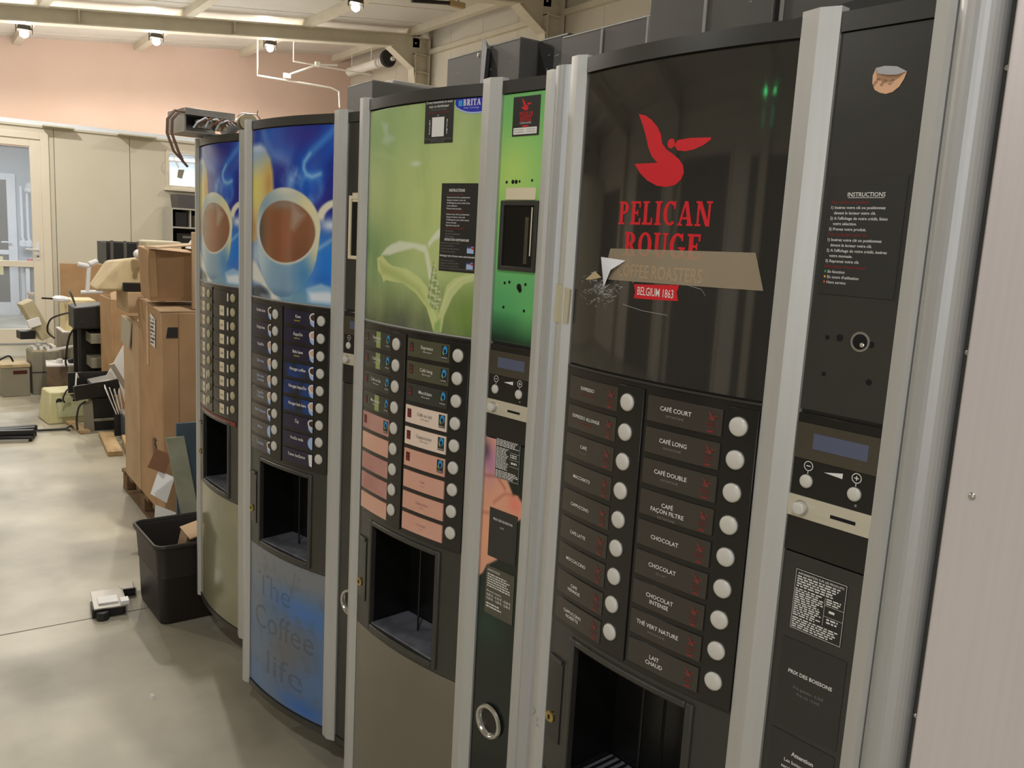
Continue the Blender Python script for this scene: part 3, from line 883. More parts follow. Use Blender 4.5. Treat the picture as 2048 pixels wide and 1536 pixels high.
def pic_worn_blue(X, Y):
    p = Pic(X, Y, (122, 126, 130))
    n = wob(X, Y, 14, 21)
    p.mix(sm(Y-.50, .05)*(.10+.8*n), (66, 112, 178))
    p.glow(.28, .45, .12, .05, (58, 114, 190), .9)
    p.glow(.10, .35, .10, .06, (78, 132, 190), .7)
    p.glow(.21, .33, .10, .10, (106, 106, 108), .95)
    p.glow(.06, .40, .06, .10, (112, 116, 120), .7)
    p.glow(.31, .36, .05, .06, (100, 104, 110), .7)
    p.glow(.30, .17, .12, .03, (56, 104, 180), .9)
    p.mix((wob(X, Y, 60, 8)-.55)*1.2, (84, 84, 86))
    p.line([(.09, .50), (.12, .57)], .001, (96, 90, 86), .004, .7)
    p.line([(.26, .57), (.24, .49)], .001, (80, 82, 92), .004, .7)
    return p.linear()

L4 = ['EXPRESSO', 'EXPRESSO ALLONGE', 'CAFE', 'MACCHIATO', 'CAPPUCCINO', 'CAFE LATTE', 'MOCCACCINO', 'CAFE|VIENNOIS', 'CAPPUCCINO|NOISETTE']
R4 = ['CAFÉ COURT', 'CAFÉ LONG', 'CAFÉ DOUBLE', 'CAFÉ|FAÇON FILTRE', 'CHOCOLAT', 'CHOCOLAT', 'CHOCOLAT|INTENSE', 'THÉ VERT NATURE', 'LAIT|CHAUD']
S4 = {0: 'INSTANTANÉ', 1: 'INSTANTANÉ', 2: 'INSTANTANÉ', 3: 'INSTANTANÉ', 5: 'AU LAIT', 7: 'INSTANTANÉ'}
L3 = ['Expresso', 'Café long', 'Café au lait', 'Macchiato', '', '', '', '', '']
R3 = ['Expresso', 'Café long', 'Macchiato', 'Café au lait', 'Cappuccino', '', '', '', '']
L2 = ['Kratka kava', 'Dolga kava', 'Kapučin', 'Bela kava', 'Bela kava|čokolada', 'Kapučin|čokolada', 'Bela čokolada', 'Mleko', 'Čokolada']
R2 = ['Kava', 'Kapučin', 'Bela kava', 'Nougat coffee', 'Nougat kapučin', 'Nougat bela kava', 'Čaj', 'Vroča voda', 'Tomo lončarov']

def ell_pts(pos, cu, cz, a, b, n=18, t0=0, t1=360, clip=None):
    out = []
    for i in range(n + (t1-t0 < 360)):
        t = math.radians(t0+(t1-t0)*i/n)
        u = cu+a*math.cos(t)
        if clip is not None: u = min(u, clip)
        out.append(pos(u, cz+b*math.sin(t)))
    return out

def label_strip(k, side, row, u0, u1, zt, parent):
    """one drink label: printed strip in the slot beside a button"""
    mb = MB()
    h = .0385
    z0 = zt-h
    pos = pos_c(.0052); pos2 = pos_c(.0055)
    if k == 3:
        cslab(mb, u0, u1, z0, zt, .002, .0045, M_lab4)
        t = (L4 if side == 'L' else R4)[row]
        lines = t.split('|')
        ub = u0 + (u1-u0)*.76
        sub = {0: 'INSTANTANÉ', 1: 'INSTANTANÉ', 2: 'AU LAIT'}.get(row) if side == 'L' else S4.get(row)
        hh = .0066 if side == 'R' else .0056
        zb = z0 + h*(.5 if sub or len(lines) > 1 else .38)
        for i, ln in enumerate(lines):
            put_text(mb, text_geo(ln, .012), u0+.006, ub, zb-i*hh*1.45, hh, M_wht, pos)
        if sub:
            put_text(mb, text_geo(sub), u0+.015, ub-.01, zb-(len(lines)-1)*hh*1.45-.009, .0038, M_redd if side == 'L' and row < 2 else M_gry, pos)
        uc = u0+(u1-u0)*.87
        bird(mb, uc, z0+h*.52, .013, pos, M_redm, False)
        put_text(mb, serif_geo('PELICAN'), uc-.008, uc+.008, z0+h*.36, .0034, M_redm, pos, cap=1.0)
        put_text(mb, serif_geo('ROUGE'), uc-.007, uc+.007, z0+h*.24, .0034, M_redm, pos, cap=1.0)
        cslab(mb, uc-.005, uc+.005, z0+.003, z0+.0055, .0045, .0052, M_redd, 1)
    elif k == 2:
        light = (side == 'R' and row in (3, 4))
        peach = row >= 5 or (side == 'L' and row == 4)
        base = M_lab3w if light else (M_lab3q if (side == 'L' and row in (4, 6, 7)) else M_lab3p) if peach else (M_lab3 if side == 'R' and row < 2 else M_lab3d)
        cslab(mb, u0, u1, z0, zt, .002, .0045, base)
        t = (L3 if side == 'L' else R3)[row]
        tm = M_gry if (light or peach) else M_wht
        if t:
            put_text(mb, text_geo(t, .004), u0+.028, u1-.03, z0+h*.52, .0075, tm, pos, w=None)
            put_text(mb, text_geo('Café en grains'), u0+.036, u1-.036, z0+h*.34, .0035, tm, pos)
        elif row > 5 and side == 'R':
            put_text(mb, text_geo({6: 'Café', 7: 'Cappuccino', 8: 'Chocolat'}[row]), u0+.03, u1-.03, z0+h*.5, .006, M_lab3q, pos)
            put_text(mb, text_geo('au lait'), u0+.05, u1-.05, z0+h*.3, .0035, M_lab3q, pos)
        if (side == 'R' and row < 6) or (side == 'L' and row < 5):
            cslab(mb, u0+.007, u0+.020, z0+h*.3, z0+h*.8, .0045, .005, M_oxred if (light or peach) else M_stk, 1)
            bird(mb, u0+.013, z0+h*.55, .008, pos2, M_redd, False)
            cslab(mb, u0+.009, u0+.018, z0+h*.36, z0+h*.48, .005, .0055, M_redd, 1)
            # round two-tone mark on a black tile
            cslab(mb, u1-.022, u1-.004, z0+h*.18, z0+h*.9, .0045, .005, M_stk, 1)
            cu, cz = u1-.0125, z0+h*.6
            mb.add(ell_pts(pos2, cu+.0015, cz+.003, .0062, .0085), [tuple(range(18))], M_cyan)
            mb.add(ell_pts(pos_c(.0057), cu+.001, cz+.0005, .003, .0045), [tuple(range(18))], M_hole)
            mb.add([pos2(cu-.007, cz+.001), pos2(cu-.0045, cz-.002), pos2(cu-.001, cz-.009), pos2(cu-.0045, cz-.006)], [(0, 1, 2, 3)], M_lime)
            put_text(mb, text_geo('FAIRTRADE'), u1-.021, u1-.005, z0+h*.22, .003, M_wht, pos2)
        if side == 'L' and row in (0, 1, 3):
            cslab(mb, u0+.058, u0+.078, z0+.001, zt-.001, .0045, .0049, mat('old_yellow_tape', c(150, 164, 98), .3, var=.15), 1)
    elif k == 1:
        base = M_lab2 if side == 'R' or row < 3 else M_lab2g
        if side == 'R' and row in (3, 4, 5): base = M_lab2b
        cslab(mb, u0, u1, z0, zt, .002, .0045, base)
        lines = (L2 if side == 'L' else R2)[row].split('|')
        for i, ln in enumerate(lines):
            put_text(mb, text_geo(ln, .014), u0+.026, u1-.028, z0+h*(.5 if len(lines) == 1 else .62)-i*.0115, .0085, M_wht if row < 3 or side == 'R' else M_sky, pos)
        if side == 'R' and row < 3:
            put_text(mb, text_geo('espresso', .01), u0+.04, u1-.05, z0+h*.26, .005, M_yel, pos)
        # cup cut off by the edge of the label
        cu, cz = u1-.001, z0+h*.55
        if (side, row) == ('R', 8):
            mb.add([pos(u1-.016, zt-.004), pos(u1-.001, zt-.002), pos(u1-.001, z0+.002), pos(u1-.012, z0+.004)], [(3, 2, 1, 0)], M_wht)
        elif (side, row) in (('R', 7), ('L', 7)):
            pts = ell_pts(pos, cu, z0+h*.5, .018, h*.45, 18, 90, 270); mb.add(pts, [tuple(range(len(pts)))], M_sky)
        else:
            pts = ell_pts(pos, cu, z0+h*.42, .017, h*.40, 18, 90, 270); mb.add(pts, [tuple(range(len(pts)))], M_sky)
            pts = ell_pts(pos2, cu, z0+h*.66, .019, h*.32, 18, 90, 270); mb.add(pts, [tuple(range(len(pts)))], M_wht)
            inner = M_brn if row in (0, 1, 6) or (side, row) in (('R', 3), ('L', 8)) else M_skin
            if side == 'R' and row in (1, 2, 4, 5): inner = M_skin
            pts = ell_pts(pos_c(.0058), cu, z0+h*.66, .014, h*.23, 18, 90, 270); mb.add(pts, [tuple(range(len(pts)))], inner)
    else:
        cslab(mb, u0, u1, z0, zt, .002, .0045, M_lab1)
        put_text(mb, text_geo(['Kava', 'Espresso', 'Kapučin', 'Bela kava', 'Kakav', 'Čokolada', 'Mleko', 'Čaj', 'Voda'][row]), u0+.012, u0+.05, z0+h*.5, .006, M_gry, pos)
        if not (side == 'R' and row == 0):
            cslab(mb, u0+.058, u0+.092, z0+.003, zt-.002, .0045, .0052, M_cream, 2)
            put_text(mb, text_geo('0,' + str(20+5*row)), u0+.064, u0+.087, z0+h*.4, .008, M_brn, pos_c(.0056))
        if row > 5 or side == 'R':
            cslab(mb, u1-.016, u1-.008, z0+.006, zt-.006, .0045, .005, M_wht, 1)
    return mb.build('drink_label', parent, smooth=.6)

_BT = {}
def button_mesh(ylw):
    if ylw not in _BT:
        mb = MB()
        m = M_btny if ylw else M_btn
        mb.lathe([(.0150, 0), (.0150, .0012), (.0138, .002)], M_blk, (0, 0, 0), 'y', 22)
        mb.lathe([(.0135, .001), (.0135, .004), (.0128, .0052), (.0100, .0064), (.0055, .0072), (.0004, .0074)], m, (0, 0, 0), 'y', 22)
        o = mb.build('selection_button', smooth=1.0)
        _BT[ylw] = o.data
        bpy.data.objects.remove(o)
    return _BT[ylw]

def lines_block(mb, u0, u1, z0, z1, n, m, pos, seed, fill=.55):
    """rows of tiny print too small to read: word-long dashes"""
    r = random.Random(seed)
    p = (z1-z0)/n
    for i in range(n):
        z = z1-p*(i+1)
        u = u0
        end = u1 - r.random()*(u1-u0)*.25
        while u < end:
            w = min(r.uniform(.003, .009), end-u)
            if w > .001:
                mb.add([pos(u, z+p*.2), pos(u+w, z+p*.2), pos(u+w, z+p*(.2+fill)), pos(u, z+p*(.2+fill))], [(0, 1, 2, 3)], m)
            u += w+.0016

def sticker(name, parent, u0, u1, z0, z1, m, fill, curved=False, v=.0005, tilt=0):
    mb = MB()
    if curved:
        cslab(mb, u0, u1, z0, z1, v, v+.0006, m)
        pos = pos_c(v+.0009)
    else:
        mb.box(u0, u1, -(v+.0006), -v, z0, z1, m)
        pos = lambda u, z: (u, -(v+.0009), z)
    if fill: fill(mb, pos)
    return mb.build(name, parent, smooth=.6)

ZT, ZB = 1.832, .13
M_ink_pen = mat('grey_pen_ink', c(84, 84, 84), .6)
def extr(mb, prof, z0, z1, m):
    """upright extrusion of a (u, v) outline"""
    mb.prism_z([(u, -v) for u, v in prof], z0, z1, m)

def make_machine(k, loc, rz, label):
    e = empty('coffee_vending_machine', loc, rz)
    tag(e, label, 'vending machine', 'row of coffee vending machines')
    # body and feet
    MB().box(-.03, .60 if k > 1 else .565, .125, .585, .10, 1.79, M_blkm).build('cabinet_body', e, .006)
    for sx in (.03, .54):
        for sy in (.17, .53):
            MB().lathe([(.02, 0), (.022, .01), (.012, .02), (.012, .105)], M_blk, (sx, sy, 0), n=12).build('foot', e)
    # door shell
    b = MB()
    b.box(-.040, -.034, .01, .122, ZB, ZT-.002, M_blk)
    b.box(.570, .576, .01, .122, ZB, ZT-.002, M_blk)
    b.box(-.034, .570, .112, .122, ZB, ZT-.002, M_blk)
    for (z0, z1) in ((ZB-.004, ZB+.008), (ZT-.014, ZT-.003)):
        cslab(b, -.034, W, z0, z1, -.115, -.002, M_blk)
        b.box(W, .570, .002, .112, z0, z1, M_blk)
    cslab(b, 0, W, ZB, .60, -.014, -.005, M_blk); cslab(b, 0, W, .884, ZT-.004, -.014, -.005, M_blk)
    b.box(W, .5516, .006, .014, ZB, ZT-.004, M_blk)
    b.build('door_shell', e)
    b = MB(); cslab(b, 0, W, ZB-.006, .143, -.012, .004, M_blk); b.box(.4377, .5516, -.002, .012, ZB-.006, .143, M_blk)
    b.build('kick_trim', e)
    # upright trims
    b = MB(); extr(b, [(-.0385, -.012), (-.0385, .002), (-.0345, .006), (-.016, .0095), (-.001, .002), (-.001, -.012)], ZB-.004, ZT+.004, M_alu); b.build('side_trim', e)
    b = MB(); extr(b, [(W, -.012), (W, .0065), (W+.028, .0135), (.4377, .0045), (.4377, -.012)], ZB-.004, ZT+.006, M_alu); b.build('centre_trim', e)
    b = MB(); extr(b, [(.5516, -.012), (.5516, .003), (.570, .008), (.5755, .003), (.5755, -.012)], ZB-.004, ZT+.006, M_alu); b.build('side_trim', e)
    # rounded hinge tube, open at the top
    b = MB()
    n = 16; co, ci = [], []
    for i in range(n+1):
        a = math.radians(180 - 180*i/n)
        co.append((.602+.0255*math.cos(a), -.004+.0255*math.sin(a)*.9)); ci.append((.602+.0222*math.cos(a), -.004+.0222*math.sin(a)*.9))
    co = [(.5765, -.05)] + co + [(.6275, -.05)]; ci = [(.5798, -.05)] + ci + [(.6242, -.05)]
    for i in range(len(co)-1):
        b.hull([(co[i][0], -co[i][1], ZB), (co[i+1][0], -co[i+1][1], ZB), (ci[i+1][0], -ci[i+1][1], ZB), (ci[i][0], -ci[i][1], ZB)],
               [(co[i][0], -co[i][1], ZT+.008), (co[i+1][0], -co[i+1][1], ZT+.008), (ci[i+1][0], -ci[i+1][1], ZT+.008), (ci[i][0], -ci[i][1], ZT+.008)], M_alu2)
    b.box(.58, .624, .03, .05, ZB, ZT-.01, M_blk)
    hc = b.build('hinge_tube', e) if k > 1 else None       # pushed behind the next machine on the two far ones
    if hc: MB().lathe([(.007, 0), (.007, .03), (.011, .031), (.011, .037), (.003, .038)], M_steelb, (.602, .012, ZT-.034), n=12).build('hinge_screw', hc)
    # header over both panels
    b = MB(); cslab(b, 0, W, 1.8075, ZT-.001, -.01, .004, M_blk); b.box(.4377, .5516, -.003, .01, 1.8075, ZT-.001, M_blk)
    b.build('header', e)
    # big picture panel
    zp0, zp1 = 1.341, 1.805
    if k == 3:
        b = MB(); cslab(b, .001, W-.0005, zp0, zp1, -.003, .0, M_gloss)
        pc = pos_c(.0004)
        bird(b, .180, 1.625, .107, pc, M_red)
        put_text(b, serif_geo('PELICAN'), .104, .2815, 1.5705, .0345, M_red, pc, cap=1.0, w=.1775)
        put_text(b, serif_geo('ROUGE'), .121, .268, 1.524, .0355, M_red, pc, cap=1.0, w=.147)
        put_text(b, text_geo('COFFEE ROASTERS', .0), .110, .2740, 1.4915, .0205, mat('tan_print', c(236, 186, 104), .4), pc, w=.164)
        cpoly(b, [(.149, 1.4815), (.19, 1.4835), (.2365, 1.4865), (.2335, 1.475), (.237, 1.4635), (.19, 1.4615), (.151, 1.4605), (.153, 1.471)], .0004, M_red)
        put_text(b, text_geo('BELGIUM 1863', .004), .157, .229, 1.4665, .0125, M_wht, pos_c(.0008), w=.070)
        r = random.Random(4)
        sc = mat('cracked_glass_scratch', c(196, 196, 194), .3, alpha=.75)
        for i in range(130):      # scratches round the crack
            u, z = r.gauss(.060, .022), r.gauss(1.466, .013)
            if not .008 < u < .13: continue
            a = r.uniform(-.9, .7); l = r.uniform(.004, .018); w_ = r.uniform(.0004, .0013)
            p = [(u, z), (u+l*math.cos(a), z+l*math.sin(a)), (u+l*math.cos(a)*.6, z+l*math.sin(a)*.6+w_)]
            b.add([pc(*q) for q in p], [(0, 1, 2)], sc)
        for pts in ([(.145, 1.483), (.199, 1.509), (.233, 1.49), (.275, 1.483), (.283, 1.474)], [(.128, 1.449), (.17, 1.443), (.22, 1.441)]):
            for (a, q), (a2, q2) in zip(pts[:-1], pts[1:]):
                b.add([pc(a, q), pc(a2, q2), pc(a2, q2+.0006), pc(a, q+.0006)], [(0, 1, 2, 3)], sc)
        pp = b.build('picture_panel', e)
        tag(pp, 'black glass picture panel with a red bird and lettering')
        b = MB()
        tape = mat('brown_packing_tape', c(196, 178, 150), .22, var=.08, alpha=.42)
        for (ua, ub) in [(i/12, (i+1)/12) for i in range(12)]:
            f = lambda t, top: (.091+(.353-.091)*t + (0 if top else -.014+.03*t), (1.533+.005*t) if top else (1.4845+.004*t))
            q = [f(ua, 0), f(ub, 0), f(ub, 1), f(ua, 1)]
            vs = [(u, -(S(u)+o), z) for o in (.0010, .0014) for u, z in q]
            b.add(vs, [(4, 5, 6, 7), (3, 2, 1, 0), (0, 1, 5, 4), (2, 3, 7, 6)], tape)
        tag(b.build('packing_tape', e), 'strip of brown packing tape')
        b = MB(); b.add([(u, -(S(u)+o), z) for u, z, o in ((.070, 1.519, .002), (.129, 1.516, .002), (.102, 1.500, .008), (.083, 1.472, .003))], [(0, 3, 2), (0, 2, 1)], M_pipe)
        b.add([(u, -(S(u)+o), z) for u, z, o in ((.032, 1.481, .0015), (.057, 1.496, .002), (.075, 1.487, .002), (.05, 1.482, .0015))], [(0, 3, 2, 1)], mat('torn_tape_end', c(190, 170, 130), .4))
        tag(b.build('torn_tape', e), 'torn white corner of tape')
    else:
        paint, pm = {2: (pic_leaf, print_mat('leaf_picture_print', .16)), 1: (pic_coffee, print_mat('coffee_picture_print', .09)), 0: (pic_coffee, print_mat('coffee_picture_print', .09))}[k]
        pp = printed('picture_panel', e, .001, W-.0005, zp0, zp1, 0.0, paint, pm)
        tag(pp, 'picture panel of a seedling on green' if k == 2 else 'picture panel of a coffee cup on blue')
        b = MB(); cslab(b, .001, W-.0005, zp0-.003, zp0, -.003, .0015, M_alu); b.build('picture_edge', e)
    # button panel
    b = MB()
    cslab(b, .001, W-.0005, .883, 1.338, -.004, .002, M_blk2)
    for (u0, u1) in ((.1385, .192), (.3335, .3835)):
        cslab(b, u0, u1, .888, 1.327, .002, .005, M_blk2)
    cslab(b, .001, W-.0005, 1.3345, 1.338, .002, .0042, M_blk)
    bp = b.build('button_panel', e, .0008)
    for row in range(9):
        label_strip(k, 'L', row, .0125, .1365, 1.3205-.0485*row, bp)
        label_strip(k, 'R', row, .2005, .3305, 1.3205-.0483*row, bp)
        for u in (.1601, .3559):
            o = bpy.data.objects.new('selection_button', button_mesh(k == 0)); COL.objects.link(o); o.parent = bp
            o.location = (u, -(S(u)+.004), 1.3013-.0470*row)
            du = 1e-3; o.rotation_euler = (0, 0, -math.atan2(S(u+du)-S(u-du), 2*du))
    # cup bay
    b = MB()
    bz0, bz1, bu0, bu1 = .618, .862, .074, .314
    cslab(b, .001, bu0-.012, .597, .883, -.006, .001, M_blk); cslab(b, bu1+.012, W-.0005, .597, .883, -.006, .001, M_blk)
    cslab(b, bu0-.012, bu1+.012, bz1+.010, .883, -.006, .001, M_blk); cslab(b, bu0-.012, bu1+.012, .597, bz0-.012, -.006, .001, M_blk)
    ds = b.build('dispenser_surround', e)
    b = MB()                                     # moulded lip round the opening
    for (u0, u1, z0, z1) in ((bu0-.014, bu0, bz0-.014, bz1+.012), (bu1, bu1+.014, bz0-.014, bz1+.012), (bu0, bu1, bz1, bz1+.012), (bu0, bu1, bz0-.014, bz0)):
        cslab(b, u0, u1, z0, z1, -.012, .006, M_blk)
    b.build('bay_lip', ds, .003)
    b = MB()
    b.box(bu0, bu1, .100, .104, bz0, bz1, M_trayk)
    b.box(bu0-.004, bu0, -.004, .104, bz0, bz1, M_trayk); b.box(bu1, bu1+.004, -.004, .104, bz0, bz1, M_trayk); b.box(bu0, bu1, -.008, .104, bz1, bz1+.004, M_trayk)
    b.build('cup_bay', e)
    b = MB(); b.box(bu0, bu1, -.012, .100, bz0-.006, bz0+.003, M_dust)
    if k == 3:
        for i in range(16):
            b.box(bu0+.012+i*.0145, bu0+.016+i*.0145, .0, .095, bz0+.003, bz0+.008, M_trayk)
    b.build('drip_tray', e, .002)
    for (uu, yy) in ((.178, .05), (.205, .075), (.25, .085)):
        MB().tube([(uu, yy, bz0+.003), (uu, yy, bz1)], .0025, M_trayk, 6).build('bay_rod', e)
    # pull recess with lock
    b = MB(); cslab(b, .004, .046, .662, .816, .001, .0035, M_blk2, 4); cslab(b, .006, .044, .812, .820, .001, .007, M_gry if False else M_blk, 3)
    b.build('pull_recess', e, .002)
    b = MB(); disc(b, .0185, .704, .0105, .0035, .0075, M_brass, 16, .001); b.box(.0165, .0205, -(S(.0185)+.0092), -(S(.0185)+.0082), .700, .708, M_hole)
    b.build('lock', e)
    if k == 3:
        b = MB()
        for (ua, za), (ub, zb) in (((-.026, .700), (-.020, .694)), ((-.020, .694), (-.027, .684)), ((-.018, .690), (-.012, .682)), ((-.012, .682), (-.017, .674)), ((-.017, .674), (-.010, .668))):
            b.add([(ua, -.0092, za), (ub, -.0092, zb), (ub, -.0092, zb+.0014), (ua, -.0092, za+.0014)], [(0, 1, 2, 3)], M_ink_pen)
        b.build('pen_mark', e)
        MB().hull([(-.036, -.0072, 1.405), (-.004, -.0050, 1.405), (-.002, -.0050, 1.462), (-.034, -.0072, 1.470)], [(-.036, -.0102, 1.405), (-.004, -.0078, 1.405), (-.002, -.0078, 1.462), (-.034, -.0102, 1.470)], mat('old_clear_tape', c(206, 196, 164), .35, alpha=.7)).build('tape_residue', e)
    # lower panel
    if k == 1:
        lp = printed('lower_panel', e, .001, W-.0005, .145, .595, .0, pic_worn_blue, print_mat('worn_blue_print', .3), 110, 130)
        ink = mat('faded_lettering', c(84, 88, 98), .35, alpha=.20)
        for t, u0, u1, z, hh in (('The', .06, .24, .455, .07), ('Coffee', .04, .345, .345, .075), ('life', .12, .30, .215, .075)):
            b = MB(); put_text(b, serif_geo(t) if 0 else text_geo(t), u0, u1, z, hh, ink, pos_c(.0004), w=u1-u0)
            b.build('faded_word', lp)
    else:
        lm = {0: mat('olive_beige_panel', c(146, 140, 112), .16, col2=c(124, 124, 100), scale=3, spec=.6), 2: mat('greige_panel', c(118, 110, 94), .34, col2=c(106, 100, 86), scale=2.5), 3: M_blk}[k]
        b = MB(); cslab(b, .001, W-.0005, .145, .595, -.003, .0015, lm); b.build('lower_panel', e, .0008)
    # ---- right-hand control strip
    cu0, cu1 = .4377, .5516
    flat = lambda off: (lambda u, z: (u, -off, z))
    b = MB()
    if k == 2:
        cp = printed('payment_panel', e, cu0, cu1, 1.342, 1.806, .0, pic_green_strip, print_mat('green_strip_print', .22), 40, 130, False)
    else:
        cp = MB().box(cu0, cu1, 0, .004, 1.342, 1.806, M_blk).build('payment_panel', e)
    def hole(u, z, r, hm=M_hole):
        hb = MB(); disc(hb, u, z, r, -.002, .0004, hm, 12); hb.build('drill_hole', cp)
    if k == 3:
        for u, z, r in ((.4647, 1.4373, .003), (.4816, 1.4387, .0045), (.5234, 1.4351, .004), (.4656, 1.3908, .003), (.526, 1.3895, .004)): hole(u, z, r)
        b = MB(); disc(b, .509, 1.437, .0096, -.004, .0010, M_hole, 20); b.build('lock_hole', cp)
        b = MB(); b.lathe([(.0125, 0), (.0125, .0008), (.0095, .0008), (.0095, -.004)], M_steelb, (.509, 0, 1.437), 'y', 22); b.build('lock_ring', cp)
        b = MB(); b.lathe([(.003, 0), (.003, .002), (.001, .003)], M_steelb, (.5125, 0, 1.4335), 'y', 10); b.build('lock_pin', cp)
    elif k == 2:
        for u, z, r in ((.459, 1.6455, .0028), (.476, 1.646, .004), (.485, 1.646, .004), (.494, 1.6465, .0025), (.527, 1.648, .0025), (.468, 1.4565, .003), (.481, 1.459, .003), (.508, 1.4515, .0065), (.511, 1.446, .005), (.525, 1.4575, .003), (.468, 1.41, .003), (.525, 1.408, .003)): hole(u, z, r)
    if k == 2 or k == 1:
        MB().box(.461, .540, -.003, .0, 1.6125, 1.635, M_cream).build('beige_tag', e, .0008)
        z0, z1 = 1.4805, 1.6115
        if k == 1: z0, z1 = 1.47, 1.628
        mfr = M_blk if k == 2 else M_cream
        b = MB()
        for (u0, u1, za, zb) in ((.4495, .459, z0, z1), (.541, .5500, z0, z1), (.459, .541, z0, z0+.009), (.459, .541, z1-.009, z1)):
            b.box(u0, u1, -.005, .0, za, zb, mfr)
        rf = b.build('reader_frame', e, .0012)
        b = MB().box(.459, .541, -.0015, .0, z0+.009, z1-.009, mat('dark_reader_window', c(30, 29, 26), .12, var=.3))
        if k == 2:
            b.box(.517, .526, -.0022, -.0014, z0+.015, z1-.03, mat('rusty_streak', c(70, 62, 44), .6, var=.4))
            b.box(.532, .5345, -.0022, -.0014, z0+.03, z1-.012, M_cream)
            for z in (1.51, 1.53, 1.55): disc(b, .512, z, .0025, .001, .0022, M_hole, 8)
        b.build('reader_window', rf)
    # module with display, plus and minus, coin plate
    b = MB().box(cu0, cu1, -.0015, .004, 1.151, 1.3365, M_blk2)
    cm = b.build('control_module', e, .0008)
    b = MB().box(cu0+.001, cu1-.0005, -.003, -.0015, 1.2775, 1.3245, M_disp).box(.4635, .538, -.0034, -.003, 1.2925, 1.3130, M_lcd)
    b.build('display', cm)
    pz = flat(.0018)
    b = MB()
    for u, s_ in ((.460, '-'), (.5265, '+')):
        ring = [(u, 1.2688, .0066, .0056)]
        for i in range(16):
            a, a2 = math.tau*i/16, math.tau*(i+1)/16
            b.add([pz(u+.0066*math.cos(a), 1.2688+.0066*math.sin(a)), pz(u+.0066*math.cos(a2), 1.2688+.0066*math.sin(a2)),
                   pz(u+.0056*math.cos(a2), 1.2688+.0056*math.sin(a2)), pz(u+.0056*math.cos(a), 1.2688+.0056*math.sin(a))], [(0, 1, 2, 3)], M_wht)
        b.add([pz(u-.003, 1.2682), pz(u+.003, 1.2682), pz(u+.003, 1.2694), pz(u-.003, 1.2694)], [(0, 1, 2, 3)], M_wht)
        if s_ == '+': b.add([pz(u-.0006, 1.2658), pz(u+.0006, 1.2658), pz(u+.0006, 1.2718), pz(u-.0006, 1.2718)], [(0, 1, 2, 3)], M_wht)
        b.add([pz(u-.0005, 1.256), pz(u+.0005, 1.256), pz(u+.0005, 1.2622), pz(u-.0005, 1.2622)], [(0, 1, 2, 3)], M_wht)
    b.add([pz(.482, 1.2655), pz(.508, 1.2632), pz(.508, 1.2702)], [(0, 1, 2)], M_wht)
    b.build('volume_marks', cm)
    for u in (.4597, .5264):
        o = bpy.data.objects.new('selection_button', button_mesh(False)); COL.objects.link(o); o.parent = cm; o.location = (u, -.001, 1.2485); o.scale = (.66, .8, .66)
    b = MB(); disc(b, .5294, 1.2343, .0018, .001, .0022, M_gry, 8); b.build('status_lamp', cm)
    b = MB().box(cu0-.0045, cu1, -.0035, -.001, 1.1985, 1.2275, M_bezel); b.box(.4985, .533, -.0039, -.003, 1.2095, 1.2142, M_hole)
    pl = b.build('coin_plate', cm, .001)
    b = MB(); disc(b, .4575, 1.2122, .0105, .002, .006, M_steelb, 20); disc(b, .4575, 1.2122, .0088, .006, .012, M_btn, 20, .002); b.build('return_knob', pl)
    # lower strip
    if k == 2:
        lo = printed('lower_strip', e, cu0, cu1, .145, 1.1485, .0, pic_hand_strip, print_mat('hand_strip_print', .22), 50, 260, False)
    else:
        lo = MB().box(cu0, cu1, 0, .004, .145, 1.1485, M_blk).build('lower_strip', e, .0008)
    b = MB()
    b.lathe([(.024, 0), (.034, .001), (.037, .005), (.035, .009), (.030, .010), (.0265, .006), (.025, -.002)], M_steelb, (.4935, 0, .557), 'y', 28)
    disc(b, .4935, .557, .0252, -.002, .0008, mat('dark_cup', c(30, 29, 26), .3, var=.2), 24)
    b.build('coin_return_ring', e)
    # printed stickers
    if k == 3:
        def f_ins(mb, pos):
            put_text(mb, text_geo('INSTRUCTIONS', .01), .471, .519, 1.6115, .0052, M_wht, pos)
            mb.add([pos(.472, 1.6098), pos(.518, 1.6098), pos(.518, 1.6104), pos(.472, 1.6104)], [(0, 1, 2, 3)], M_wht)
            rows = [('Pour choisir un produit :', M_redd, .451), ('1) Insérez votre clé ou positionnez', M_wht, .451), ('devant le lecteur votre clé.', M_wht, .4555), ('2) A l\'affichage de votre crédit, faites', M_wht, .451), ('votre sélection.', M_wht, .4555), ('3) Prenez votre produit.', M_wht, .451),
                    ('Pour recharger votre clé :', M_redd, .451), ('1) Insérez votre clé ou positionnez', M_wht, .451), ('devant le lecteur votre clé.', M_wht, .4555), ('2) A l\'affichage de votre crédit, insérez', M_wht, .451), ('votre monnaie.', M_wht, .4555), ('3) Reprenez votre clé.', M_wht, .451),
                    ('Information voyant lecteur :', M_redd, .451), ('En fonction', M_wht, .456), ('En cours d\'utilisation', M_wht, .456), ('Hors service', M_wht, .456)]
            for i, (t, m, u) in enumerate(rows):
                put_text(mb, text_geo(t, .008), u, .5425, 1.6032-.00655*i, .0036, m, pos, align='l')
            for i, col in enumerate(((60, 170, 90), (230, 170, 60), (220, 90, 50))):
                mm = mat(['green_dot', 'amber_dot', 'orange_dot'][i], c(*col), .4)
                mb.add(ell_pts(pos, .4525, 1.6050-.00655*(13+i), .0013, .0015, 10), [tuple(range(10))], mm)
        sticker('instruction_sticker', e, .4450, .5440, 1.4915, 1.6362, M_stk2, f_ins)
        b = MB()        # round paper sticker with its top folded over
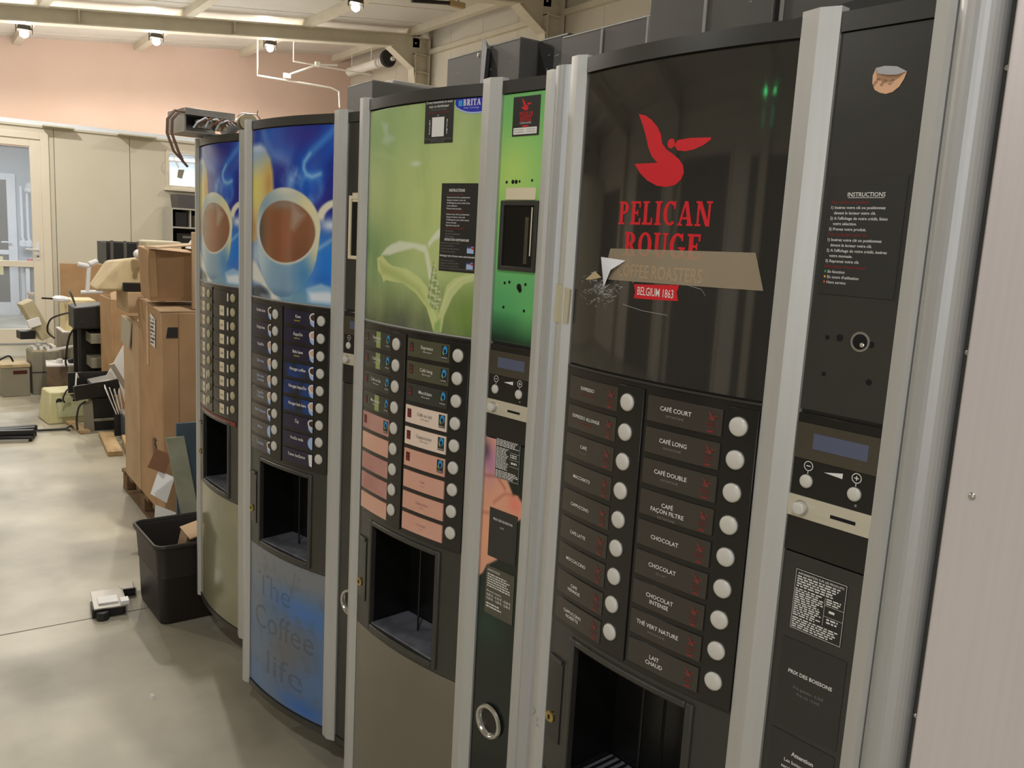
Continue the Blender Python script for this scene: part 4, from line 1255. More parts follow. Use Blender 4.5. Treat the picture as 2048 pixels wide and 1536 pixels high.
        pts = [(.4880, 1.7605), (.4851, 1.752), (.4856, 1.743), (.4895, 1.7355), (.4965, 1.7315), (.504, 1.7295), (.512, 1.731), (.5195, 1.7365), (.524, 1.7445), (.5265, 1.7525)]
        peach = mat('peach_paper', c(226, 178, 140), .6, var=.04)
        b.add([(u, -.0008, z) for u, z in pts], [tuple(range(len(pts)))], peach)
        b.add([(.4880, -.0010, 1.7605), (.4935, -.006, 1.7530), (.506, -.009, 1.7495), (.5175, -.006, 1.7490), (.5265, -.0010, 1.7525), (.515, -.003, 1.7590), (.50, -.003, 1.7612)], [(0, 1, 2, 3, 4, 5, 6)], mat('grey_paper_back', c(170, 168, 168), .5))
        ps = (lambda u, z: (u, -.0012, z))
        ink = mat('grey_ink', c(120, 92, 74), .5)
        for t, u, z in (('INVE', .4885, 1.739), ('09:2', .4985, 1.7385), ('SOI', .5085, 1.7385)):
            vs, fs = text_geo(t)
            kx = .0046; ang = math.radians(58)
            b.add([ps(u+(x*math.cos(ang)-y*math.sin(ang))*kx*1.35, z+(x*math.sin(ang)+y*math.cos(ang))*kx*1.0) for x, y in vs], fs, ink)
        tag(b.build('inventory_sticker', e), 'peach round paper sticker with a peeled grey fold')
        def f_tab(mb, pos):
            for (u0, u1, z0, z1) in ((.4593, .5315, 1.0467, 1.0473), (.4593, .5315, 1.1284, 1.129), (.4593, .4598, 1.0467, 1.129), (.531, .5315, 1.0467, 1.129), (.504, .5044, 1.066, 1.104), (.504, .5315, 1.0935, 1.0939), (.504, .5315, 1.079, 1.0794)):
                mb.add([pos(u0, z0), pos(u1, z0), pos(u1, z1), pos(u0, z1)], [(0, 1, 2, 3)], M_wht)
            put_text(mb, text_geo('INFORMATION SUR LES PRODUITS', .01), .463, .528, 1.1225, .003, M_wht, pos)
            lines_block(mb, .462, .529, 1.105, 1.1215, 5, M_wht, pos, 3)
            lines_block(mb, .461, .503, 1.065, 1.104, 13, M_wht, pos, 4)
            lines_block(mb, .506, .53, 1.095, 1.104, 3, M_wht, pos, 5); lines_block(mb, .511, .524, 1.084, 1.090, 1, M_wht, pos, 6)
            lines_block(mb, .509, .526, 1.070, 1.078, 2, M_wht, pos, 7); lines_block(mb, .461, .53, 1.0485, 1.064, 5, M_wht, pos, 8)
        sticker('product_table_sticker', e, .4588, .532, 1.0462, 1.1295, M_stk, f_tab)
        def f_pr(mb, pos):
            put_text(mb, text_geo('PRIX DES BOISSONS', .02), .464, .528, .984, .0052, M_wht, pos)
            put_text(mb, text_geo('Prix gobelet : 0,35€'), .472, .520, .9645, .004, M_gry, pos)
            put_text(mb, text_geo('Prix clé : 0,30€'), .476, .518, .9565, .004, M_gry, pos)
        sticker('price_sticker', e, .4500, .5428, .9065, 1.0310, M_stk2, f_pr)
        def f_at(mb, pos):
            put_text(mb, text_geo('Attention', .02), .474, .523, .870, .006, M_wht, pos)
            put_text(mb, text_geo('Les boissons sont', .01), .455, .54, .858, .005, M_wht, pos)
            put_text(mb, text_geo('servies très chaudes', .01), .455, .54, .848, .005, M_wht, pos)
        sticker('notice_sticker', e, .4488, .5426, .79, .8975, M_stk2, f_at)
    if k == 2:
        def f_ad(mb, pos):
            put_text(mb, text_geo('Si vous rencontrez un souci', .012), .230, .307, 1.8010, .0052, M_wht, pos)
            put_text(mb, text_geo('avec ce distributeur', .012), .236, .301, 1.7930, .0052, M_wht, pos)
            put_text(mb, text_geo('Merci de nous contacter'), .242, .296, 1.7875, .0034, M_gry, pos)
            put_text(mb, text_geo('signalez le ici en un instant'), .229, .308, 1.7815, .004, M_redd, pos)
            put_text(mb, text_geo('ou'), .262, .272, 1.7765, .0036, M_wht, pos)
            p2 = lambda u, z: (u, pos(u, z)[1]-.0003, z)
            mb.add([p2(.250, 1.736), p2(.268, 1.736), p2(.286, 1.736), p2(.286, 1.774), p2(.268, 1.774), p2(.250, 1.774)], [(0, 1, 4, 5), (1, 2, 3, 4)], M_wht)
            for t, u, sgn in (('Flashez Moi!', .2445, 1), ('Photos Moi!', .2925, -1)):
                vs, fs = text_geo(t, .012)
                kx = .0052
                wdt = max(v[0] for v in vs)
                mb.add([p2(u-sgn*y*kx, 1.755+sgn*(x-wdt/2)*kx*1.12) for x, y in vs], fs, M_wht)
            put_text(mb, text_geo('Ce code vous guide vers la page du service'), .229, .308, 1.7305, .0036, M_gry, pos)
            put_text(mb, text_geo('Merci de votre aide'), .245, .29, 1.7258, .0036, M_gry, pos)
        sticker('help_sticker', e, .2265, .3105, 1.7235, 1.8055, M_stk, f_ad, True)
        b = MB()
        pb = mat('royal_blue_print', c(40, 52, 176), .25, col2=c(54, 50, 170), scale=30)
        def arc(off, dz):
            top = [(.3150, 1.8055), (.3835, 1.8055)]
            bot = [(.3835, 1.7800+dz*.9), (.372, 1.7795+dz), (.358, 1.7795+dz), (.343, 1.7815+dz), (.329, 1.786+dz), (.319, 1.7905+dz), (.3145, 1.796+dz)]
            return top + bot
        pts = arc(0, -.0035); strips(b, pts, lambda p: (p[0], -(S(p[0])+.0008), p[1]), M_sky)
        pts = arc(0, 0); strips(b, pts, lambda p: (p[0], -(S(p[0])+.0012), p[1]), pb)
        p3 = pos_c(.0017)
        b.add([p3(.3235, 1.7915), p3(.334, 1.7915), p3(.334, 1.8025), p3(.3235, 1.8025)], [(0, 1, 2, 3)], M_cyan)
        put_text(b, serif_geo('BRITA'), .336, .3805, 1.7920, .0118, M_wht, p3, cap=1.0, w=.044)
        put_text(b, text_geo('Water Technology'), .335, .379, 1.7862, .0036, M_sky, p3)
        tag(b.build('water_filter_sticker', e), 'blue sticker with white lettering')
        def f_i3(mb, pos):
            put_text(mb, text_geo('INSTRUCTIONS', .02), .308, .350, 1.6275, .0055, M_wht, pos)
            t = ['Pour choisir un produit :', 'Insérez votre clé ou positionnez', 'devant le lecteur votre clé', 'A l\'affichage de votre crédit, faites', 'votre sélection', 'Prenez votre produit', 'Pour recharger votre clé :', 'Insérez votre clé ou positionnez', 'devant le lecteur votre clé', 'A l\'affichage de votre crédit, insérez', 'votre monnaie', 'Reprenez votre clé', 'Information voyant lecteur :', 'En fonction', 'En cours d\'utilisation', 'Hors service']
            for i, s_ in enumerate(t):
                put_text(mb, text_geo(s_, .006), .3025, .364, 1.6205-.00555*i, .0034, M_redd if s_.endswith(':') else (M_gry if i > 12 else M_wht), pos, align='l')
            put_text(mb, text_geo('INSTRUCTION CARTE BANCAIRE', .02), .300, .366, 1.5305, .0046, M_wht, pos)
            for i, s_ in enumerate(['1 Appuyer sur la touche CARTE', '2 Lire votre sélection', '3 Présenter carte bleue bancaire', '4 Prenez votre produit']):
                put_text(mb, text_geo(s_), .2885, .342, 1.5245-.0057*i, .0032, M_gry, pos, align='l')
            put_text(mb, text_geo('Recharge votre clé avec votre carte bancaire', .014), .2885, .383, 1.4985, .0042, M_wht, pos, align='l')
            for i, s_ in enumerate(['1 Positionnez votre clé', '2 Appuyer sur la touche CARTE', '3 Présenter votre carte bancaire', '4 Votre carte sera débitée de 5€ pour recharger votre clé']):
                put_text(mb, text_geo(s_), .2885, .383 if i == 3 else .342, 1.4890-.0052*i, .0032, M_gry, pos, align='l')
            for z in (1.5075, 1.476):
                mb.add([pos(.362, z), pos(.379, z), pos(.379, z+.0135), pos(.362, z+.0135)], [(0, 1, 2, 3)], M_sky)
                q = pos_c(.0018)
                mb.add([q(.362, z+.010), q(.373, z+.010), q(.373, z+.0135), q(.362, z+.0135)], [(0, 1, 2, 3)], mat('navy_print', c(60, 70, 130), .4))
                mb.add([q(.374, z+.008), q(.379, z+.008), q(.379, z+.0125), q(.374, z+.0125)], [(0, 1, 2, 3)], M_red)
        sticker('instruction_sticker', e, .2860, .3836, 1.4690, 1.6440, M_stk, f_i3, True)
        def f_br(mb, pos):
            bird(mb, .499, 1.7735, .021, pos, M_red, False)
            put_text(mb, serif_geo('PELICAN'), .486, .521, 1.7630, .0085, M_red, pos, cap=1.0)
            put_text(mb, serif_geo('ROUGE'), .488, .518, 1.7540, .0085, M_red, pos, cap=1.0)
            put_text(mb, text_geo('COFFEE ROASTERS'), .487, .517, 1.7500, .003, M_wht, pos)
            mb.add([pos(.4945, 1.7445), pos(.5105, 1.7445), pos(.5105, 1.7475), pos(.4945, 1.7475)], [(0, 1, 2, 3)], M_red)
            mb.add([pos(.4715, 1.7315), pos(.533, 1.7315), pos(.533, 1.7435), pos(.4715, 1.7435)], [(0, 1, 2, 3)], M_wht)
            q = lambda u, z: (u, -.0016, z)
            for t, u, z in (('Votre distributeur', .4735, 1.7388), ('vous appartient', .4735, 1.7345), ('Service client', .505, 1.7388), ('à votre écoute', .505, 1.7345)):
                put_text(mb, text_geo(t), u, u+.026, z, .0028, M_gry, q)
        tag(sticker('brand_sticker', e, .4675, .5380, 1.7285, 1.7990, M_stk, f_br), 'black sticker with a red bird')
        def f_t3(mb, pos):
            lines_block(mb, .471, .536, 1.138, 1.1525, 5, M_wht, pos, 13); lines_block(mb, .471, .507, 1.092, 1.136, 14, M_wht, pos, 14)
            for z in (1.13, 1.117, 1.103): mb.add([pos(.509, z), pos(.536, z), pos(.536, z+.0005), pos(.509, z+.0005)], [(0, 1, 2, 3)], M_wht)
            lines_block(mb, .511, .535, 1.120, 1.128, 2, M_wht, pos, 15); lines_block(mb, .514, .532, 1.107, 1.114, 1, M_wht, pos, 16); lines_block(mb, .471, .536, 1.075, 1.09, 5, M_wht, pos, 17)
            for (u0, u1, z0, z1) in ((.469, .5372, 1.0732, 1.0737), (.469, .5372, 1.154, 1.1545), (.469, .4694, 1.0732, 1.1545), (.5368, .5372, 1.0732, 1.1545)):
                mb.add([pos(u0, z0), pos(u1, z0), pos(u1, z1), pos(u0, z1)], [(0, 1, 2, 3)], M_wht)
        sticker('product_table_sticker', e, .4688, .5374, 1.0730, 1.1495, M_stk, f_t3)
        def f_p3(mb, pos):
            put_text(mb, text_geo('PRIX DES BOISSONS', .01), .472, .528, .985, .0048, M_wht, pos)
            put_text(mb, text_geo('à clé'), .489, .508, .972, .004, M_wht, pos)
        sticker('price_sticker', e, .4605, .5410, .9070, 1.0085, M_stk2, f_p3)
        def f_c3(mb, pos):
            put_text(mb, text_geo('INSTRUCTIONS', .01), .464, .50, .876, .004, M_wht, pos, align='l')
            lines_block(mb, .464, .537, .842, .872, 6, M_wht, pos, 23, .5)
            put_text(mb, text_geo('Monnaies acceptées :', .006), .464, .52, .832, .0038, M_wht, pos, align='l')
            put_text(mb, text_geo('0.05 € - 0.10 € - 0.20 €', .014), .464, .538, .823, .0052, M_wht, pos, align='l')
            put_text(mb, text_geo('0.50 € - 1.00 € - 2.00 €', .014), .464, .538, .815, .0052, M_wht, pos, align='l')
            lines_block(mb, .464, .51, .798, .810, 2, M_wht, pos, 24, .5)
        sticker('coin_sticker', e, .4590, .5418, .7845, .8865, mat('khaki_sticker', c(82, 80, 66), .4, var=.1), f_c3)
        # grey hinge plate on the left flank of the door
        b = MB().box(-.0465, -.0405, .02, .05, .62, 1.10, M_alu).box(-.048, -.0405, .025, .05, .73, .745, M_blk).box(-.048, -.0405, .025, .05, .93, .945, M_blk)
        b.build('hinge_plate', e, .001)
    if k == 0:
        b = MB(); r = mat('worn_red_strip', c(128, 34, 32), .3, var=.3)
        cslab(b, .02, .37, .866, .882, .002, .0035, r); b.build('red_strip', e)
        b = MB().box(-.052, -.040, .03, .06, .98, 1.36, M_alu).box(-.056, -.040, .028, .062, 1.34, 1.352, M_blk); b.build('hinge_plate', e, .001)
    if k == 1:
        pass
    return e

MACH = [((-3.226, .880, 0), 3.55, 'leftmost coffee machine with a coffee cup picture and beige price tags, behind the waste bin'),
        ((-2.496, .828, 0), 13.34, 'coffee machine with a blue coffee cup picture and a worn blue lower panel'),
        ((-1.833, .874, 0), 8.54, 'coffee machine with a green seedling picture and peach drink labels'),
        ((-1.121, .913, 0), 4.77, 'nearest coffee machine, black glass panel with a red bird and brown tape across')]
for k, (p, a, lab) in enumerate(MACH):
    make_machine(k, p, math.radians(a), lab)

# tall steel machine at the right edge of the view
a5 = math.radians(4.77)
e = empty('steel_vending_machine', (-1.121 + .6285*math.cos(a5), .913 + .6285*math.sin(a5), 0), a5)
tag(e, 'tall machine with a plain brushed steel door at the right edge', 'vending machine')
M_brush = mat('brushed_steel', c(222, 214, 212), .36, .25, var=.05, scale=4, stretch=(40, 40, .6), rvar=.05)
MB().box(.02, .80, .09, .60, .1, 1.93, M_blkm).build('cabinet_body', e, .006)
for sx in (.08, .72):
    for sy in (.14, .55):
        MB().lathe([(.02, 0), (.022, .01), (.012, .02), (.012, .105)], M_blk, (sx, sy, 0), n=12).build('foot', e)
MB().box(.001, .012, .004, .085, .12, 1.95, M_blk).build('door_gasket', e, .001)
b = MB()
pf = [(.0085, .0), (.0085, -.004), (.011, -.0075), (.015, -.0085), (.80, -.0085), (.805, -.004), (.805, .085), (.0125, .085), (.0125, .0)]
b.prism_z(pf, .12, 1.95, M_brush)
dr = b.build('steel_door', e)
for z in (1.745, 1.44, 1.0, .7, .3):
    MB().lathe([(.003, 0), (.003, .001), (.0015, .002)], M_steelb, (.0050, .004, z), 'y', 10).build('screw', e)
MB().lathe([(.0042, 0), (.0042, .001), (.0025, .0026), (.0006, .003)], M_steelb, (.0365, -.0085, 1.284), 'y', 14).build('rivet', e)

# ================================================================== things around the row
M_card = mat('brown_cardboard', c(180, 144, 104), .8, col2=c(164, 128, 90), scale=5, bump=.02, bscale=30)
M_card2 = mat('pale_cardboard', c(190, 162, 126), .8, col2=c(172, 142, 108), scale=4)
M_cardd = mat('inner_cardboard', c(150, 108, 70), .85, var=.15)
M_tapec = mat('glossy_parcel_tape', c(196, 160, 116), .3, var=.05)
M_paper = mat('white_paper', c(230, 228, 224), .7, var=.03)
M_bin = mat('dark_brown_plastic', c(36, 29, 25), .5, var=.12, scale=8)
M_beige = mat('beige_machine_paint', c(186, 174, 140), .5, var=.15, scale=5)
M_beiged = mat('dirty_beige_plastic', c(204, 184, 140), .6, col2=c(160, 138, 100), scale=7)
M_greyp = mat('grey_machine_paint', c(140, 134, 116), .5, var=.15, scale=5)
M_bluegrey = mat('blue_grey_sheet_metal', c(84, 98, 106), .35, .3, var=.2, scale=4)
M_sage = mat('sage_sheet_metal', c(148, 148, 126), .45, .1, col2=c(124, 124, 104), scale=8)
M_ink = mat('black_ink', c(40, 36, 32), .7)
M_junk = mat('black_scrap_plastic', c(28, 27, 26), .45, var=.25)
M_galv = mat('galvanised_sheet', c(170, 166, 158), .35, .6, var=.15, scale=9)
M_yell = mat('yellowed_clear_plastic', c(212, 206, 160), .35, col2=c(194, 190, 140), scale=5)
M_cab = mat('black_cabinet_steel', c(62, 60, 56), .42, col2=c(78, 75, 70), scale=2.2, rvar=.08)
M_scuff = mat('white_scuff', c(150, 148, 144), .7, alpha=.7)

# ---- tall black cabinets behind the row
M_worn = mat('worn_bright_edge', c(150, 147, 138), .5, var=.4)
def cabinet(x0, x1, y0, y1, h, label, seams=(), edge=True, seed=0, m=None):
    e = empty('black_metal_cabinet', ((x0+x1)/2, (y0+y1)/2, 0))
    tag(e, label, 'cabinet', 'black metal cabinets behind the coffee machines')
    w, d = (x1-x0)/2, (y1-y0)/2
    b = MB().box(-w, w, -d, d, .06, h, m or M_cab)
    b.box(-w+.003, w-.003, -d-.0008, -d+.002, h-.0045, h+.0006, M_worn)
    r = random.Random(seed)
    for i in range(16):
        u, z = r.uniform(-w+.02, w-.04), r.uniform(h-.42, h-.02); l = r.uniform(.004, .03)
        b.add([(u, -d-.0006, z), (u+l, -d-.0006, z+r.uniform(-.006, .006)), (u+l*.7, -d-.0006, z+r.uniform(.001, .006))], [(0, 1, 2)], M_scuff)
    b.build('cabinet_body', e, .004)
    for u in seams:
        MB().box(u-x0-w-.004, u-x0-w+.004, -d-.004, -d, .08, h-.005, mat('worn_seam_edge', c(150, 148, 140), .5, var=.3)).build('seam_strip', e)
    MB().box(-w+.004, w-.004, -d+.004, d-.004, h, h+.003, M_cab).build('cabinet_top', e)
    for sx in (-w+.05, w-.05):
        for sy in (-d+.05, d-.05):
            MB().box(sx-.03, sx+.03, sy-.03, sy+.03, 0, .06, M_blk).build('foot', e)
    return e
cabinet(-3.86, -3.60, 1.72, 3.0, 2.20, 'black cabinet seen over the blue cup machine, its side turned to the view', seed=1)
cabinet(-2.92, -2.625, 1.70, 2.3, 2.195, 'black cabinet with a few white nicks, leftmost above the green machine', seed=2)
t = cabinet(-2.61, -2.395, 1.66, 2.3, 2.185, 'scuffed black cabinet with a bent corner plate and a bright screw', seed=3)
b = MB()
b.add([(-.115, -.33, 1.83), (-.06, -.36, 1.82), (-.05, -.345, 2.17), (-.11, -.325, 2.215), (-.118, -.322, 1.83), (-.06, -.345, 1.82), (-.048, -.33, 2.17), (-.112, -.31, 2.21)],
      [(0, 1, 2, 3), (7, 6, 5, 4), (0, 4, 5, 1), (1, 5, 6, 2), (2, 6, 7, 3), (3, 7, 4, 0)], M_junk)
b.build('bent_corner_plate', t)
MB().lathe([(.008, 0), (.008, .003), (.002, .005)], M_steelb, (-.085, -.352, 2.15), 'y', 10).build('screw', t)
cabinet(-2.388, -2.236, 1.73, 2.3, 2.185, 'darkest recessed black cabinet between two scuffed ones', seed=4, m=M_junk)
cabinet(-2.225, -1.835, 1.70, 2.3, 2.165, 'black cabinet with a light vertical seam, left of the tallest black cabinets', (-2.034, -1.842), seed=5)
cabinet(-1.818, -1.405, 1.68, 2.3, 2.30, 'tall scratched black cabinet with one pale seam over the black glass machine', (-1.615,), seed=6)
t = cabinet(-1.395, -.75, 1.69, 2.3, 2.34, 'tall black cabinet crossed by a slanting dark flap at the top edge', (-1.385,), seed=7)
MB().hull([(-.30, -.34, 2.055), (.30, -.34, 2.105), (.30, -.34, 2.04), (-.30, -.34, 2.035)], [(-.30, -.31, 2.055), (.30, -.31, 2.105), (.30, -.31, 2.04), (-.30, -.31, 2.035)], M_junk).build('slanting_flap', t)
t = MB().box(-.32, .06, -.1, .9, 0, .018, M_galv)
tag(t.build('grey_metal_tray', loc=(-3.72, 1.95, 2.212), rot=(0, 0, 0), bev=.003), 'grey sheet tray lying on the black cabinet over the blue cup machine', 'tray')

# ---- waste bin with a strip of cardboard, hardware on the floor
e = empty('waste_bin', (-3.462, .872, 0), math.radians(2))
tag(e, 'dark brown plastic waste bin on the floor beside the leftmost machine', 'waste bin')
def rr(hx, hy, r, n=5):
    out = []
    for cx, cy, a0 in ((hx-r, hy-r, 0), (-hx+r, hy-r, 90), (-hx+r, -hy+r, 180), (hx-r, -hy+r, 270)):
        for i in range(n+1):
            a = math.radians(a0+90*i/n); out.append((cx+r*math.cos(a), cy+r*math.sin(a)))
    return out
def shell(levels, m, closed_bottom=True):
    b = MB(); n = None; vs = []
    for hx, hy, r, z in levels:
        p = rr(hx, hy, r); n = len(p); vs += [(x, y, z) for x, y in p]
    fs = []
    for i in range(len(levels)-1):
        for j in range(n):
            fs.append((i*n+j, i*n+(j+1) % n, (i+1)*n+(j+1) % n, (i+1)*n+j))
    fs.append(tuple(reversed(range(n)))); fs.append(tuple(range((len(levels)-1)*n, len(levels)*n)))
    return b.add(vs, fs, m)
b = shell([(.158, .128, .03, 0), (.162, .131, .03, .015), (.167, .137, .034, .185), (.170, .140, .034, .190), (.169, .139, .034, .195), (.174, .146, .038, .305), (.175, .147, .038, .313), (.170, .142, .036, .314), (.166, .138, .036, .305), (.150, .120, .03, .02)], M_bin)
b.build('bin_body', e)
b = shell([(.175, .147, .038, .305), (.183, .155, .042, .308), (.185, .157, .042, .318), (.181, .153, .04, .326), (.174, .146, .038, .326), (.170, .142, .036, .316)], M_bin)
b.f.pop(); b.m.pop(); b.f.pop(); b.m.pop()
b.build('bin_rim', e)
b = MB().box(.02, .07, -.02, .012, .20, .352, M_card2, (0, .35, .3)).box(.05, .14, -.02, .06, .345, .351, M_card2, (.2, .3, .2))
tag(b.build('cardboard_strip', loc=(-3.455, .87, 0), bev=.001), 'folded strip of brown cardboard sticking out of the waste bin', 'cardboard')
e = empty('lock_mechanism', (-3.545, .60, 0), math.radians(-5)); tag(e, 'small metal lock mechanism lying on the floor by the waste bin', 'mechanism'); e.scale = (1.15, 1.2, 1.1)
MB().box(-.09, .07, -.045, .05, .034, .040, M_galv).box(-.09, .07, .05, .054, .01, .040, M_galv).box(-.02, .04, -.03, .03, .040, .046, M_paper).box(.03, .07, .035, .06, .04, .055, M_paper).build('metal_plate', e, .001)
MB().box(-.02, .06, -.05, .045, 0, .034, M_junk).box(-.08, -.03, -.04, .03, 0, .03, M_junk).lathe([(.02, 0), (.02, .03)], M_junk, (.075, -.02, 0), n=10).build('mechanism_block', e, .003)
MB().box(-.16, -.09, .05, .095, .012, .018, M_galv).box(-.16, -.09, .095, .099, 0, .03, M_galv).box(-.10, -.09, .05, .095, 0, .03, M_junk).build('rail', e, .001)
b = MB().hull([(-.02, -.006, 0), (.02, -.004, 0), (.018, .006, 0), (-.02, .004, 0)], [(-.015, -.004, .006), (.012, -.003, .009), (.01, .004, .008), (-.014, .003, .005)], M_paper)
tag(b.build('floor_scrap', loc=(-2.78, .60, 0)), 'tiny pale scrap on the shaded floor before the worn blue panel', 'scrap')

# ---- cartons on a pallet
e = empty('wooden_pallet', (-4.72, 1.36, 0)); tag(e, 'low wooden pallet under the tall cardboard cartons', 'pallet')
M_pal = mat('weathered_pallet_wood', c(120, 92, 62), .8, var=.3, scale=4, stretch=(1, 9, 9))
for y in (-.33, 0, .33):
    for x in (-.46, -.02, .42):
        MB().box(x-.05, x+.05, y-.045, y+.045, .018, .10, M_pal).build('block', e, .002)
    MB().box(-.52, .48, y-.045, y+.045, 0, .018, M_pal).build('bottom_board', e, .001)
for i in range(6):
    x = -.52+.19*i
    MB().box(x, x+.09, -.38, .38, .10, .12, M_pal).build('top_board', e, .001)

e = empty('tall_carton', (-4.44, 1.36, .12)); tag(e, 'tall brown carton with a white label, nearest on the pallet', 'carton')
# slightly bulging box
def carton(parent, pts_lo, pts_hi, m, name='carton_body'):
    return MB().hull([(x, y, z) for x, y, z in pts_lo], [(x, y, z) for x, y, z in pts_hi], m).build(name, parent, .006)
carton(e, [(-.29, -.38, 0), (.23, -.38, 0), (.23, .38, 0), (-.29, .38, 0)], [(-.285, -.385, 1.03), (.240, -.397, 1.005), (.240, .38, 1.005), (-.285, .38, 1.03)], M_card)
MB().hull([(-.285, -.387, 1.031), (.241, -.399, 1.006), (.235, -.02, 1.007), (-.285, -.02, 1.031)], [(-.285, -.387, 1.036), (.241, -.399, 1.011), (.235, -.02, 1.014), (-.285, -.02, 1.038)], M_card2).build('top_flap', e)
MB().hull([(-.285, -.01, 1.031), (.235, -.01, 1.007), (.235, .38, 1.006), (-.285, .38, 1.031)], [(-.285, -.01, 1.038), (.235, -.01, 1.014), (.235, .38, 1.011), (-.285, .38, 1.036)], M_card2).build('top_flap', e)
b = MB()       # shipping label folded round the top edge of the side
b.hull([(.04, -.396, .835), (.135, -.397, .825), (.15, -.398, .965), (.05, -.398, .985)], [(.04, -.3975, .835), (.135, -.3985, .825), (.15, -.3995, .965), (.05, -.3995, .985)], M_paper)
r = random.Random(9)
for i in range(7):
    for j in range(4):
        if r.random() < .7:
            x, z = .055+j*.022, .842+i*.0185
            b.add([(x, -.4004, z), (x+.014, -.4004, z), (x+.014, -.4004, z+.010), (x, -.4004, z+.010)], [(0, 1, 2, 3)], M_gry if r.random() < .6 else M_ink)
tag(b.build('shipping_label', e), 'white shipping label')
MB().hull([(-.06, -.384, .72), (-.02, -.385, .72), (-.02, -.392, 1.01), (-.06, -.391, 1.015)], [(-.06, -.394, .72), (-.02, -.394, .72), (-.02, -.394, 1.01), (-.06, -.393, 1.015)], M_tapec).build('parcel_tape', e)
b = MB()       # hand hole, centre seam and printed marks
b.add([(.2405, -.372, .885), (.2405, -.318, .885), (.2410, -.318, .935), (.2410, -.364, .935)], [(0, 1, 2, 3)], M_ink)
b.add([(.2312, -.316, .0), (.2312, -.313, .0), (.2412, -.313, 1.0), (.2412, -.316, 1.0)], [(0, 1, 2, 3)], M_cardd)
b.build('hand_hole', e)
b = MB()
f = lambda x, z: (x, -.3845-(.013*z), z)
for (x0, x1, z0, z1) in ((.02, .028, .26, .36), (.045, .10, .36, .368), (.05, .056, .26, .34), (.075, .092, .27, .34), (.055, .075, .33, .36)):
    b.add([f(x0, z0), f(x1, z0), f(x1, z1), f(x0, z1)], [(0, 1, 2, 3)], M_ink)
b.build('printed_arrows', e)

e = empty('open_carton', (-4.935, 1.35, .12)); tag(e, 'cardboard carton with torn open top beside the tall carton', 'carton')
b = MB()
for (x0, x1, y0, y1) in ((-.19, .19, -.37, -.36), (-.19, .19, .36, .37), (-.19, -.18, -.36, .36), (.18, .19, -.36, .36)):
    b.box(x0, x1, y0, y1, .006, .90 if y0 < -.3 else .93, M_card2)
b.box(-.19, .19, -.37, .37, 0, .006, M_card2)
b.build('carton_body', e, .002)
MB().hull([(-.19, -.372, .90), (.05, -.372, .88), (.02, -.378, .74), (-.185, -.378, .76)], [(-.19, -.378, .90), (.05, -.378, .88), (.02, -.384, .74), (-.185, -.384, .76)], mat('grey_card_flap', c(176, 168, 148), .7, var=.06)).build('torn_flap', e)
MB().hull([(-.18, -.2, .93), (.17, -.18, .93), (.16, -.05, .99), (-.17, -.06, 1.0)], [(-.18, -.194, .935), (.17, -.174, .935), (.16, -.044, .995), (-.17, -.054, 1.005)], M_card2).build('inner_flap', e)
b = MB().hull([(-.16, -.34, .80), (.15, -.34, .82), (.15, .3, .84), (-.16, .3, .80)], [(-.12, -.30, .90), (.12, -.25, .97), (.1, .2, .95), (-.13, .22, .92)], M_paper)
tag(b.build('crumpled_paper', loc=(-4.935, 1.35, .12)), 'crumpled pale paper stuffed in the torn open carton', 'paper')

e = empty('worn_carton', (-4.54, 1.19, 1.166), math.radians(3)); tag(e, 'dusty brown carton with rounded edges on top of the tall carton', 'carton')
carton(e, [(-.02, -.235, .012), (.19, -.25, .0), (.19, .25, .0), (-.03, .25, .01)], [(-.03, -.245, .255), (.2, -.265, .245), (.2, .24, .215), (-.03, .24, .23)], M_card)
MB().hull([(.188, -.245, .02), (.188, -.215, .02), (.197, -.225, .235), (.197, -.255, .238)], [(.194, -.245, .02), (.194, -.215, .02), (.203, -.225, .235), (.203, -.255, .238)], M_tapec).build('corner_tape', e)
b = MB().hull([(.190, -.06, .01), (.190, .08, .01), (.196, .1, .17), (.195, -.02, .13)], [(.193, -.06, .01), (.193, .08, .01), (.200, .1, .17), (.198, -.02, .13)], M_cardd)
b.build('dark_stain', e)
e = MB().hull([(-.14, -.12, 0), (.14, -.14, 0), (.14, .16, 0), (-.14, .14, 0)], [(-.10, -.10, .045), (.15, -.12, .06), (.15, .17, .05), (-.12, .12, .045)], M_paper)
tag(e.build('white_foam_sheet', loc=(-4.47, 1.30, 1.413), bev=.004), 'white foam sheet lying on the dusty carton', 'packing foam')
e = MB().hull([(-.06, -.16, .0), (.10, -.14, .0), (.10, .12, .03), (-.02, .14, .035)], [(-.06, -.16, .006), (.10, -.14, .006), (.10, .12, .036), (-.02, .14, .041)], M_card2)
tag(e.build('cardboard_flap', loc=(-4.33, 1.10, 1.416)), 'pointed cardboard flap lying across the dusty carton', 'cardboard')
e = empty('narrow_carton', (-4.255, 1.20, 0)); tag(e, 'narrow upright cardboard piece standing on the tall carton beside the leftmost machine', 'cardboard')
MB().box(.012, .032, -.085, .12, 1.137, 1.50, M_card2).build('carton_body', e, .004)
b = MB()
for i in range(6): b.box(.032, .0328, -.06, .03, 1.16+.022*i, 1.168+.022*i, M_gry)
b.build('printed_lines', e)

